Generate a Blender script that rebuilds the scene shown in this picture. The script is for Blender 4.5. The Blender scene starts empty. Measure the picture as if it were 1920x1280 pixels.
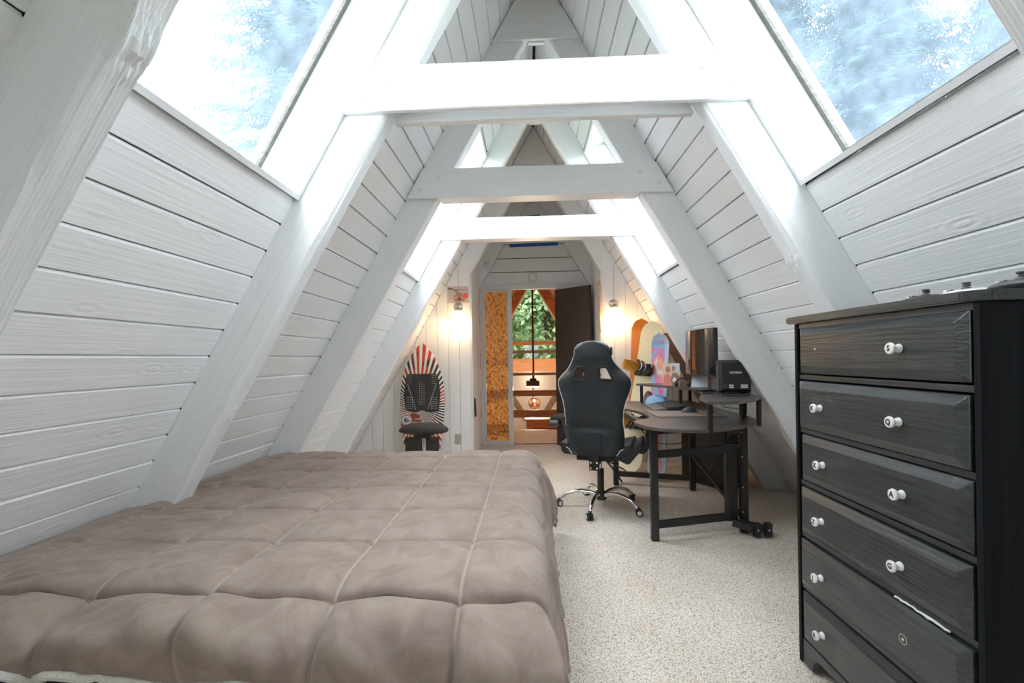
import bpy, bmesh, math, random
import numpy as np
from mathutils import Vector, Matrix, noise
sc = bpy.context.scene
COL = sc.collection
PI = math.pi
R = math.radians

# ---------------------------------------------------------------- camera, sky, exposure
cam = bpy.data.cameras.new('camera')
camo = bpy.data.objects.new('camera', cam); COL.objects.link(camo)
cam.sensor_fit = 'HORIZONTAL'; cam.sensor_width = 36
cam.lens = 874.4 / 1920 * 36
cam.shift_y = 30.5 / 1920
cam.clip_start = 0.02; cam.clip_end = 300
PSI, RHO = 0.03949, 0.01588
camo.matrix_world = (Matrix.Translation((-0.07, 0, 1.17)) @ Matrix.Rotation(PSI, 4, 'Z')
                     @ Matrix.Rotation(PI/2, 4, 'X') @ Matrix.Rotation(-RHO, 4, 'Z'))
sc.camera = camo
vs = sc.view_settings
vs.view_transform = 'Standard'; vs.look = 'None'; vs.gamma = 1; vs.use_curve_mapping = False
vs.exposure = 0.96
wd = bpy.data.worlds.new('sky'); sc.world = wd; wd.use_nodes = True
bg = wd.node_tree.nodes['Background']
bg.inputs[0].default_value = (0.92, 0.965, 1.0, 1); bg.inputs[1].default_value = 5.2
# overcast sky: three times brighter overhead than at the horizon
_nt = wd.node_tree
_tc = _nt.nodes.new('ShaderNodeTexCoord'); _sx = _nt.nodes.new('ShaderNodeSeparateXYZ'); _mr = _nt.nodes.new('ShaderNodeMapRange')
_mr.inputs[1].default_value = 0; _mr.inputs[2].default_value = 1; _mr.inputs[3].default_value = 2.5; _mr.inputs[4].default_value = 7.5
_nt.links.new(_tc.outputs['Generated'], _sx.inputs[0]); _nt.links.new(_sx.outputs[2], _mr.inputs[0]); _nt.links.new(_mr.outputs[0], bg.inputs[1])

# ---------------------------------------------------------------- materials
MATS = {}
def mat(name, col, rough=.5, metal=0, spec=.5, build=None, **kw):
    if name in MATS: return MATS[name]
    m = bpy.data.materials.new(name); m.use_nodes = True
    nt = m.node_tree; b = nt.nodes['Principled BSDF']
    b.inputs['Base Color'].default_value = (*col, 1)
    b.inputs['Roughness'].default_value = rough
    b.inputs['Metallic'].default_value = metal
    b.inputs['Specular IOR Level'].default_value = spec
    for k, v in kw.items():
        b.inputs[k.replace('_', ' ')].default_value = v
    m.diffuse_color = (*col, 1)
    if build: build(nt, b)
    MATS[name] = m
    return m
def N(nt, t, **kw):
    n = nt.nodes.new(t)
    for k, v in kw.items(): setattr(n, k, v)
    return n
def coords(nt, scale, rnd=True):
    tc = N(nt, 'ShaderNodeTexCoord'); mp = N(nt, 'ShaderNodeMapping')
    mp.inputs['Scale'].default_value = scale
    nt.links.new(tc.outputs['Object'], mp.inputs['Vector'])
    if rnd:
        oi = N(nt, 'ShaderNodeObjectInfo'); mu = N(nt, 'ShaderNodeMath', operation='MULTIPLY'); mu.inputs[1].default_value = 57
        nt.links.new(oi.outputs['Random'], mu.inputs[0]); nt.links.new(mu.outputs[0], mp.inputs['Location'])
    return mp.outputs[0]
def bump(nt, b, h, strength, dist=.002):
    bp = N(nt, 'ShaderNodeBump'); bp.inputs['Strength'].default_value = strength; bp.inputs['Distance'].default_value = dist
    nt.links.new(h, bp.inputs['Height']); nt.links.new(bp.outputs[0], b.inputs['Normal'])
def ramp(nt, src, stops):
    r = N(nt, 'ShaderNodeValToRGB'); e = r.color_ramp.elements
    while len(e) < len(stops): e.new(.5)
    for el, (p, c) in zip(e, stops): el.position = p; el.color = (*c, 1)
    nt.links.new(src, r.inputs[0]); return r.outputs[0]
def grain(stops, axis=0, fine=70, lng=1.6, bs=.5, dist=.002, detail=4, knots=False):
    """wood grain running along one object axis: colour stops and relief"""
    def f(nt, b):
        s = [fine]*3; s[axis] = lng
        v = coords(nt, s)
        n = N(nt, 'ShaderNodeTexNoise'); n.inputs['Detail'].default_value = detail; n.inputs['Distortion'].default_value = .6
        n.inputs['Scale'].default_value = 1
        nt.links.new(v, n.inputs['Vector'])
        h = n.outputs[0]
        if knots:
            s2 = [9]*3; s2[axis] = 3.2
            v2 = coords(nt, s2)
            vo = N(nt, 'ShaderNodeTexVoronoi'); vo.inputs['Scale'].default_value = 1; nt.links.new(v2, vo.inputs['Vector'])
            w = N(nt, 'ShaderNodeMath', operation='MULTIPLY'); w.inputs[1].default_value = 38; nt.links.new(vo.outputs['Distance'], w.inputs[0])
            sn = N(nt, 'ShaderNodeMath', operation='SINE'); nt.links.new(w.outputs[0], sn.inputs[0])
            fa = N(nt, 'ShaderNodeMapRange'); fa.inputs[1].default_value = .35; fa.inputs[2].default_value = .05; fa.inputs[3].default_value = 0; fa.inputs[4].default_value = .45
            nt.links.new(vo.outputs['Distance'], fa.inputs[0])
            mm = N(nt, 'ShaderNodeMath', operation='MULTIPLY_ADD'); nt.links.new(sn.outputs[0], mm.inputs[0]); nt.links.new(fa.outputs[0], mm.inputs[1]); nt.links.new(h, mm.inputs[2])
            h = mm.outputs[0]
        nt.links.new(ramp(nt, n.outputs[0], stops), b.inputs['Base Color'])
        bump(nt, b, h, bs, dist)
    return f
WH = (.895, .905, .905)
WH2 = (.87, .88, .878)
M_white = mat('white_paint_wood', WH, .42, build=grain([(.3, WH2), (.55, WH)], 0, 75, 1.6, .8, .003, knots=True))
M_white_z = mat('white_paint_wood_upright', WH, .42, build=grain([(.3, WH2), (.55, WH)], 2, 55, 1.3, .35, .0018))
M_rough = mat('white_paint_rough_sawn', WH, .5, build=grain([(.3, WH2), (.6, WH)], 0, 85, .9, .8, .006, 3))
M_smooth = mat('white_gloss_board', (.78, .79, .79), .35)
M_backing = mat('dark_joint', (.12, .11, .10), .8)
M_trim = mat('weathered_grey_stop', (.55, .54, .50), .7, build=grain([(.3, (.13, .125, .11)), (.7, (.22, .215, .195))], 0, 60, 2, .3))
def bld_glass(nt, b):   # scratched skylight plastic: clear share, milky share
    out = nt.nodes['Material Output']
    tr = N(nt, 'ShaderNodeBsdfTransparent'); tl = N(nt, 'ShaderNodeBsdfTranslucent'); mx = N(nt, 'ShaderNodeMixShader')
    tr.inputs[0].default_value = (.97, .985, 1, 1); tl.inputs[0].default_value = (.66, .83, 1, 1)
    n = N(nt, 'ShaderNodeTexNoise'); n.inputs['Scale'].default_value = 7; n.inputs['Detail'].default_value = 8; n.inputs['Roughness'].default_value = .7
    nt.links.new(coords(nt, (1, 1, 1)), n.inputs['Vector'])
    mr = N(nt, 'ShaderNodeMapRange'); mr.inputs[1].default_value = .3; mr.inputs[2].default_value = .7; mr.inputs[3].default_value = .03; mr.inputs[4].default_value = .09
    nt.links.new(n.outputs[0], mr.inputs[0]); nt.links.new(mr.outputs[0], mx.inputs[0])
    nt.links.new(tr.outputs[0], mx.inputs[1]); nt.links.new(tl.outputs[0], mx.inputs[2]); nt.links.new(mx.outputs[0], out.inputs[0])
M_sky_pane = mat('milky_skylight_pane', (.8, .9, 1), build=bld_glass)
def bld_pane(nt, b):
    out = nt.nodes['Material Output']
    tr = N(nt, 'ShaderNodeBsdfTransparent'); gl = N(nt, 'ShaderNodeBsdfGlossy'); mx = N(nt, 'ShaderNodeMixShader')
    gl.inputs['Roughness'].default_value = .03; mx.inputs[0].default_value = .06
    nt.links.new(tr.outputs[0], mx.inputs[1]); nt.links.new(gl.outputs[0], mx.inputs[2]); nt.links.new(mx.outputs[0], out.inputs[0])
M_pane = mat('clear_window_glass', (.9, .95, 1), build=bld_pane)
def bld_amber(nt, b):
    out = nt.nodes['Material Output']
    tl = N(nt, 'ShaderNodeBsdfTranslucent'); tl.inputs[0].default_value = (.95, .66, .24, 1)
    gl = N(nt, 'ShaderNodeBsdfGlossy'); gl.inputs[0].default_value = (1, .86, .55, 1); gl.inputs['Roughness'].default_value = .12
    rf = N(nt, 'ShaderNodeBsdfRefraction'); rf.inputs[0].default_value = (.95, .70, .28, 1); rf.inputs['Roughness'].default_value = .10; rf.inputs['IOR'].default_value = 1.3
    m1 = N(nt, 'ShaderNodeMixShader'); m2 = N(nt, 'ShaderNodeMixShader'); m1.inputs[0].default_value = .55; m2.inputs[0].default_value = .15
    v = N(nt, 'ShaderNodeTexVoronoi'); v.feature = 'SMOOTH_F1'; v.inputs['Scale'].default_value = 42
    nt.links.new(coords(nt, (1, 1, .8), False), v.inputs['Vector'])
    bp = N(nt, 'ShaderNodeBump'); bp.inputs['Strength'].default_value = 1; bp.inputs['Distance'].default_value = .02
    nt.links.new(v.outputs['Distance'], bp.inputs['Height'])
    cr = ramp(nt, v.outputs['Distance'], [(.10, (1, .90, .58)), (.38, (.98, .72, .30)), (.66, (.50, .30, .09))])  # glints and shading of the hammered dimples painted into the glass colour
    for q in (tl, rf): nt.links.new(cr, q.inputs[0])
    for s in (tl, gl, rf): nt.links.new(bp.outputs[0], s.inputs['Normal'])
    nt.links.new(rf.outputs[0], m1.inputs[1]); nt.links.new(tl.outputs[0], m1.inputs[2])
    nt.links.new(m1.outputs[0], m2.inputs[1]); nt.links.new(gl.outputs[0], m2.inputs[2]); nt.links.new(m2.outputs[0], out.inputs[0])
M_amber = mat('amber_hammered_glass', (.9, .65, .25), build=bld_amber)
def bld_carpet(nt, b):
    v = coords(nt, (1, 1, 1), False)
    mp = N(nt, 'ShaderNodeMapping'); mp.inputs['Rotation'].default_value = (0, 0, .06); mp.inputs['Scale'].default_value = (170, 125, 1); nt.links.new(v, mp.inputs[0])
    vo = N(nt, 'ShaderNodeTexVoronoi'); vo.inputs['Scale'].default_value = 1; vo.inputs['Randomness'].default_value = .55
    nt.links.new(mp.outputs[0], vo.inputs['Vector'])
    big = N(nt, 'ShaderNodeTexNoise'); big.inputs['Scale'].default_value = 1.6; big.inputs['Detail'].default_value = 3; nt.links.new(v, big.inputs['Vector'])
    fn = N(nt, 'ShaderNodeTexNoise'); fn.inputs['Scale'].default_value = 90; fn.inputs['Detail'].default_value = 2; nt.links.new(v, fn.inputs['Vector'])
    loop = ramp(nt, vo.outputs['Distance'], [(.20, (.95, .88, .79)), (.52, (.82, .74, .655)), (.78, (.30, .25, .205))])
    mx = N(nt, 'ShaderNodeMixRGB', blend_type='MULTIPLY'); mx.inputs[0].default_value = 1
    nt.links.new(loop, mx.inputs[1]); nt.links.new(ramp(nt, big.outputs[0], [(.35, (.86, .84, .82)), (.65, (1, 1, 1))]), mx.inputs[2])
    m2 = N(nt, 'ShaderNodeMixRGB', blend_type='MULTIPLY'); m2.inputs[0].default_value = 1
    nt.links.new(mx.outputs[0], m2.inputs[1]); nt.links.new(ramp(nt, fn.outputs[0], [(.35, (.88, .85, .82)), (.6, (1, 1, 1))]), m2.inputs[2])
    nt.links.new(m2.outputs[0], b.inputs['Base Color'])
    bump(nt, b, vo.outputs['Distance'], -.6, .004)
M_carpet = mat('beige_loop_carpet', (.6, .53, .46), .95, spec=.1, build=bld_carpet)
def bld_velvet(nt, b):
    v = coords(nt, (1, 1, 1), False)
    n = N(nt, 'ShaderNodeTexNoise'); n.inputs['Scale'].default_value = 9; n.inputs['Detail'].default_value = 7; n.inputs['Roughness'].default_value = .62; n.inputs['Distortion'].default_value = .8
    nt.links.new(v, n.inputs['Vector'])
    base = ramp(nt, n.outputs[0], [(.34, (.250, .192, .160)), (.62, (.345, .275, .234))])
    sp = N(nt, 'ShaderNodeSeparateXYZ'); nt.links.new(v, sp.inputs[0])
    def line(sock, off, period, w, col, prev):      # tinted line along the stitched quilting: crushed nap on columns, darker tone on rows
        a_ = N(nt, 'ShaderNodeMath', operation='ADD'); a_.inputs[1].default_value = -off + period*50 + period/2; nt.links.new(sock, a_.inputs[0])
        d_ = N(nt, 'ShaderNodeMath', operation='MODULO'); d_.inputs[1].default_value = period; nt.links.new(a_.outputs[0], d_.inputs[0])
        c_ = N(nt, 'ShaderNodeMath', operation='SUBTRACT'); c_.inputs[1].default_value = period/2; nt.links.new(d_.outputs[0], c_.inputs[0])
        e_ = N(nt, 'ShaderNodeMath', operation='ABSOLUTE'); nt.links.new(c_.outputs[0], e_.inputs[0])
        m_ = N(nt, 'ShaderNodeMapRange'); m_.inputs[1].default_value = w; m_.inputs[2].default_value = w*.3; m_.inputs[3].default_value = 0; m_.inputs[4].default_value = .75; nt.links.new(e_.outputs[0], m_.inputs[0])
        x_ = N(nt, 'ShaderNodeMixRGB'); nt.links.new(m_.outputs[0], x_.inputs[0]); nt.links.new(prev, x_.inputs[1]); x_.inputs[2].default_value = (*col, 1)
        return x_.outputs[0]
    c = line(sp.outputs[0], -1.63, .34, .006, (.47, .39, .34), base)
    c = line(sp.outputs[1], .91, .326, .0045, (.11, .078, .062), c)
    nt.links.new(c, b.inputs['Base Color'])
    f = N(nt, 'ShaderNodeTexNoise'); f.inputs['Scale'].default_value = 420; f.inputs['Detail'].default_value = 2; nt.links.new(v, f.inputs['Vector'])
    bump(nt, b, f.outputs[0], .5, .002)
M_velvet = mat('brown_plush', (.2, .155, .13), .85, spec=.15, build=bld_velvet, Sheen_Weight=.35, Sheen_Roughness=.4)
MATS['brown_plush'].node_tree.nodes['Principled BSDF'].inputs['Sheen Tint'].default_value = (.78, .66, .6, 1)
def bld_sherpa(nt, b):
    n = N(nt, 'ShaderNodeTexNoise'); n.inputs['Scale'].default_value = 220; n.inputs['Detail'].default_value = 3; nt.links.new(coords(nt, (1, 1, 1), False), n.inputs['Vector']); bump(nt, b, n.outputs[0], 1, .004)
M_sherpa = mat('cream_sherpa', (.72, .70, .64), .95, build=bld_sherpa)
M_sheet = mat('dark_teal_sheet', (.035, .06, .075), .9)
def bld_dres(nt, b):
    v = coords(nt, (130, 5, 130))
    n = N(nt, 'ShaderNodeTexNoise'); n.inputs['Scale'].default_value = 1; n.inputs['Detail'].default_value = 5; nt.links.new(v, n.inputs['Vector'])
    w = N(nt, 'ShaderNodeTexNoise'); w.inputs['Scale'].default_value = 5; w.inputs['Detail'].default_value = 9; w.inputs['Roughness'].default_value = .75; nt.links.new(coords(nt, (1, 1, 1)), w.inputs['Vector'])
    mx = N(nt, 'ShaderNodeMixRGB', blend_type='ADD'); mx.inputs[0].default_value = 1
    nt.links.new(ramp(nt, n.outputs[0], [(.35, (.012, .015, .016)), (.65, (.036, .042, .045))]), mx.inputs[1])
    nt.links.new(ramp(nt, w.outputs[0], [(.50, (0, 0, 0)), (.62, (.012, .012, .012)), (.72, (.10, .10, .098))]), mx.inputs[2])
    nt.links.new(mx.outputs[0], b.inputs['Base Color'])
    rr = N(nt, 'ShaderNodeMapRange'); rr.inputs[3].default_value = .22; rr.inputs[4].default_value = .42; nt.links.new(w.outputs[0], rr.inputs[0]); nt.links.new(rr.outputs[0], b.inputs['Roughness'])
    bump(nt, b, n.outputs[0], .7, .002)
M_dres = mat('worn_black_painted_wood', (.03, .034, .038), .38, spec=.85, build=bld_dres)
M_dres_side = mat('matt_black_painted_side', (.012, .015, .018), .6, spec=.18, build=grain([(.3, (.004, .005, .006)), (.7, (.010, .013, .016))], 2, 90, 2, .3, .001))
M_cer = mat('white_ceramic', (.85, .84, .80), .15)
M_ink = mat('black_ink', (.02, .02, .02), .5)
M_metal = mat('black_powder_coat', (.018, .018, .018), .42)
M_top = mat('black_wood_desktop', (.05, .043, .04), .34, spec=.7, build=grain([(.3, (.075, .062, .055)), (.7, (.125, .105, .095))], 1, 60, 2, .25, .001))
M_mat = mat('brown_desk_mat', (.22, .165, .14), .6)
M_plast = mat('black_plastic', (.02, .021, .023), .4)
M_plast2 = mat('charcoal_plastic', (.07, .075, .08), .45)
M_chrome = mat('chrome', (.85, .85, .85), .12, 1)
M_nickel = mat('brushed_nickel', (.55, .52, .47), .3, 1)
def bld_leather(nt, b):
    n = N(nt, 'ShaderNodeTexVoronoi'); n.inputs['Scale'].default_value = 350; nt.links.new(coords(nt, (1, 1, 1), False), n.inputs['Vector']); bump(nt, b, n.outputs['Distance'], .25, .001)
M_leather = mat('black_leatherette', (.022, .028, .032), .42, build=bld_leather)
M_piping = mat('white_piping', (.75, .75, .72), .5)
M_stool = mat('charcoal_stool_fabric', (.045, .040, .038), .75)
M_brown_door = mat('dark_brown_door', (.060, .042, .034), .55, build=grain([(.3, (.052, .036, .029)), (.7, (.072, .052, .042))], 2, 90, 3, .2, .001))
M_cedar = mat('cedar_wood', (.42, .17, .07), .5, build=grain([(.3, (.30, .10, .035)), (.7, (.50, .22, .09))], 0, 30, 1.5, .3))
M_pine = mat('pine_wood', (.60, .33, .17), .5, build=grain([(.3, (.50, .25, .12)), (.7, (.68, .40, .22))], 0, 30, 1.5, .3))
M_darkwood = mat('dark_brace_wood', (.10, .06, .045), .6)
M_ivory = mat('ivory_plastic', (.50, .45, .36), .4)
M_tape = mat('blue_painter_tape', (.015, .11, .38), .6)
M_black_gap = mat('black_gap', (.01, .01, .01), .8)
M_orange = mat('orange_gloss', (.85, .26, .03), .3)
M_yellow = mat('binding_yellow', (.85, .40, .06), .45)
M_blue_cloth = mat('light_blue_cloth', (.25, .42, .62), .9)
M_pink_cloth = mat('dusty_pink_cloth', (.55, .25, .26), .9)
M_grey_glass = mat('grey_blue_sky_tile', (.28, .32, .36), .5)

# ---------------------------------------------------------------- mesh helpers
class MB:
    def __init__(s): s.v = []; s.f = []; s.m = []
    def add(s, vs, fs, mi=0):
        o = len(s.v); s.v += [tuple(v) for v in vs]; s.f += [tuple(i+o for i in f) for f in fs]; s.m += [mi]*len(fs); return s
    def box(s, x0, x1, y0, y1, z0, z1, mi=0, M=None):
        vs = [Vector(p) for p in ((x0,y0,z0),(x1,y0,z0),(x1,y1,z0),(x0,y1,z0),(x0,y0,z1),(x1,y0,z1),(x1,y1,z1),(x0,y1,z1))]
        if M: vs = [M @ v for v in vs]
        return s.add(vs, [(0,3,2,1),(4,5,6,7),(0,1,5,4),(1,2,6,5),(2,3,7,6),(3,0,4,7)], mi)
    def prism(s, poly, fn, d0, d1, mi=0):
        """poly of 2-D points, fn(a, b, d) -> 3-D point"""
        n = len(poly); vs = [fn(a, b, d0) for a, b in poly] + [fn(a, b, d1) for a, b in poly]
        fs = [tuple(range(n)), tuple(range(2*n-1, n-1, -1))] + [(i, i+n, (i+1) % n+n, (i+1) % n) for i in range(n)]
        return s.add(vs, fs, mi)
    def tube(s, pts, r, n=8, cap=True, mi=0):
        pts = [Vector(p) for p in pts]; k = len(pts)
        rs = r if isinstance(r, (list, tuple)) else [r]*k
        vs = []; up = None
        for i, p in enumerate(pts):
            t = (pts[min(i+1, k-1)] - pts[max(i-1, 0)]).normalized()
            if up is None: up = t.orthogonal().normalized()
            up = (up - t*up.dot(t)); up = up.normalized() if up.length > 1e-6 else t.orthogonal().normalized()
            w = t.cross(up)
            vs += [p + (up*math.cos(2*PI*j/n) + w*math.sin(2*PI*j/n))*rs[i] for j in range(n)]
        fs = [(i*n+j, i*n+(j+1) % n, (i+1)*n+(j+1) % n, (i+1)*n+j) for i in range(k-1) for j in range(n)]
        if cap: fs += [tuple(range(n-1, -1, -1)), tuple(range((k-1)*n, k*n))]
        return s.add(vs, fs, mi)
    def lathe(s, prof, n=20, M=None, mi=0):
        """prof of (r, z)"""
        vs = []
        for r, z in prof:
            for j in range(n):
                v = Vector((r*math.cos(2*PI*j/n), r*math.sin(2*PI*j/n), z)); vs.append(M @ v if M else v)
        k = len(prof)
        fs = [(i*n+j, i*n+(j+1) % n, (i+1)*n+(j+1) % n, (i+1)*n+j) for i in range(k-1) for j in range(n)]
        fs += [tuple(range(n-1, -1, -1)), tuple(range((k-1)*n, k*n))]
        return s.add(vs, fs, mi)
    def grid(s, P, closed=False, mi=0):
        a = len(P); b = len(P[0]); vs = [p for row in P for p in row]
        fs = [(i*b+j, i*b+(j+1) % b, (i+1)*b+(j+1) % b, (i+1)*b+j) for i in range(a-1) for j in range(b if closed else b-1)]
        return s.add(vs, fs, mi)
    def ball(s, c, r, n=12, mi=0, sc3=(1, 1, 1)):
        M = Matrix.Translation(c) @ Matrix.Diagonal((*sc3, 1))
        return s.lathe([(max(r*math.sin(PI*i/8), 1e-4), -r*math.cos(PI*i/8)) for i in range(9)], n, M, mi)
def bevel_mesh(me, w, seg=2, ang=.5):
    bm = bmesh.new(); bm.from_mesh(me)
    es = [e for e in bm.edges if len(e.link_faces) == 2 and e.calc_face_angle(0) > ang]
    bmesh.ops.bevel(bm, geom=es, offset=w, segments=seg, affect='EDGES', clamp_overlap=True)
    bm.to_mesh(me); bm.free()
def mesh(name, mb, mats, smooth=False, bev=0, seg=2):
    me = bpy.data.meshes.new(name); me.from_pydata([tuple(v) for v in mb.v], [], mb.f)
    mats = mats if isinstance(mats, (list, tuple)) else [mats]
    for m in mats: me.materials.append(m)
    if len(mats) > 1:
        for p, i in zip(me.polygons, mb.m): p.material_index = i
    me.validate()
    bm = bmesh.new(); bm.from_mesh(me); bmesh.ops.recalc_face_normals(bm, faces=bm.faces); bm.to_mesh(me); bm.free()
    if bev: bevel_mesh(me, bev, seg)
    if smooth:
        for p in me.polygons: p.use_smooth = True
        try: me.set_sharp_from_angle(angle=R(40))
        except Exception: pass
    return me
def obj(name, mb, mats, parent=None, smooth=False, bev=0, seg=2, label=None, world=True):
    me = mb if isinstance(mb, bpy.types.Mesh) else mesh(name, mb, mats, smooth, bev, seg)
    o = bpy.data.objects.new(name, me); COL.objects.link(o)
    if parent:
        o.parent = parent
        if world:
            p = parent; T = Vector((0, 0, 0))
            while p: T += p.location; p = p.parent
            if T.length > 0: o.location = -T
    if label: o['label'] = label
    return o
def thing(name, label, cat, loc=(0, 0, 0), rz=0, group=None):
    o = bpy.data.objects.new(name, None); o.empty_display_size = .05; COL.objects.link(o)
    o.location = loc; o.rotation_euler = (0, 0, rz)
    o['label'] = label; o['category'] = cat
    if group: o['group'] = group
    return o
def tag(o, label, cat, group=None):
    o['label'] = label; o['category'] = cat
    if group: o['group'] = group
    return o
def struct(o, label=None, cat=None):
    o['kind'] = 'structure'
    if label: o['label'] = label
    if cat: o['category'] = cat
    return o
def text(name, s, size, M, m, parent, ext=.0006, bold=0):
    c = bpy.data.curves.new('t', 'FONT'); c.body = s; c.size = size; c.align_x = 'CENTER'; c.align_y = 'CENTER'; c.extrude = ext; c.resolution_u = 2; c.offset = bold
    t = bpy.data.objects.new('t', c)
    me = bpy.data.meshes.new_from_object(t); bpy.data.objects.remove(t); bpy.data.curves.remove(c)
    me.transform(M); me.materials.clear(); me.materials.append(m)
    return obj(name, me, m, parent)

# ---------------------------------------------------------------- A-frame geometry
A = 1.04887; SA, CA = math.sin(A), math.cos(A)
ZA = 3.736; HW = ZA/math.tan(A); SL = ZA/SA
D0, S = 0.8955, 1.0758
FR = lambda k: D0 + k*S           # front face of A-frame k
RT, RW = .09, .18                 # rafter thickness / depth
PITCH = .13005
def W(side, s, n, y):             # s up the slope, n outward from the board face
    return Vector((side*(HW - s*CA + n*SA), y, s*SA + n*CA))
SILL, HEAD = 2.158, 3.404
SKY_BAYS = (0, 2)
Y0, YEND = FR(-2)+.0, 5.2

# floor
fl = struct(obj('floor', MB().box(-2.6, 2.6, -1.5, 7.5, -.06, 0), M_carpet))
struct(obj('floor', MB().box(-4.2, 4.2, 6.2, 13, -2.6, -2.5), M_pine))
struct(obj('trim_1', MB().box(-2.5, 2.5, 7.5, 7.53, -.30, .004), M_pine))

# sloping walls: outer shell, then every plank
def shell(side):
    mb = MB()
    def slab(s0, s1, y0, y1): mb.prism([(s0, .022), (s1, .022), (s1, .26), (s0, .26)], lambda a, b, d: W(side, a, b, d), y0, y1)
    top = SL + .12
    for k in range(-2, 5):
        y0, y1 = FR(k)+RT/2, FR(k+1)+RT/2
        if k in SKY_BAYS:
            slab(-.35, SILL-.02, y0, y1); slab(HEAD+.02, top, y0, y1)
            slab(SILL-.02, HEAD+.02, y0, FR(k)+RT-.002+0); slab(SILL-.02, HEAD+.02, FR(k+1)-.002, y1)
        else: slab(-.35, top, y0, y1)
    return mb
plank_cache = {}
def plank_mesh(L, w):
    key = (round(L, 3), round(w, 3))
    if key not in plank_cache:
        # X along, Y up the slope, Z inward; wide bevel on the upper edge, small one below
        prof = [(.0015, -.018), (.0015, -.004), (.004, 0), (w-.0095, 0), (w-.0018, -.0085), (w-.0018, -.018)]
        mb = MB().prism(prof, lambda a, b, d: (d, a, b), -L/2, L/2)
        plank_cache[key] = mesh('plank', mb, M_white)
    return plank_cache[key]
random.seed(4)
for side, nm in ((-1, 'wall_left'), (1, 'wall_right')):
    wall = struct(obj(nm, shell(side), M_backing))
    phase = .081 if side < 0 else .0711
    up = Vector((-side*CA, 0, SA)); yd = Vector((0, 1, 0))
    inn = Vector((-side*SA, 0, -CA))
    xd = yd if side < 0 else -yd
    rot = Matrix((xd, up, inn)).transposed().to_4x4()
    for k in range(-2, 5):
        if k == -1: ya, yb = FR(-1)+RT, FR(0)
        elif k == 3: ya, yb = FR(3)+RT, YEND
        else: ya, yb = FR(k)+RT, FR(k+1)
        j = -1
        while True:
            s0 = phase + j*PITCH; s1 = s0 + PITCH; j += 1
            if s0 < 0: s0 = 0
            if s0 > SL - .05: break
            if s1 > SL-.01: s1 = SL-.01
            if k in SKY_BAYS and s0 > SILL-.03 and s1 < HEAD+.09: continue
            if k in SKY_BAYS and s0 > SILL and s0 < HEAD+.02: s0 = HEAD+.02
            if k == 4 and s1 < 2.25: continue
            if s1-s0 < .02: continue
            me = plank_mesh(yb-ya, s1-s0)
            o = bpy.data.objects.new('plank', me); COL.objects.link(o); o.parent = wall
            pr = random.uniform(-.0015, .0015)
            o.matrix_local = Matrix.Translation(W(side, s0, pr, (ya+yb)/2)) @ rot

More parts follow.
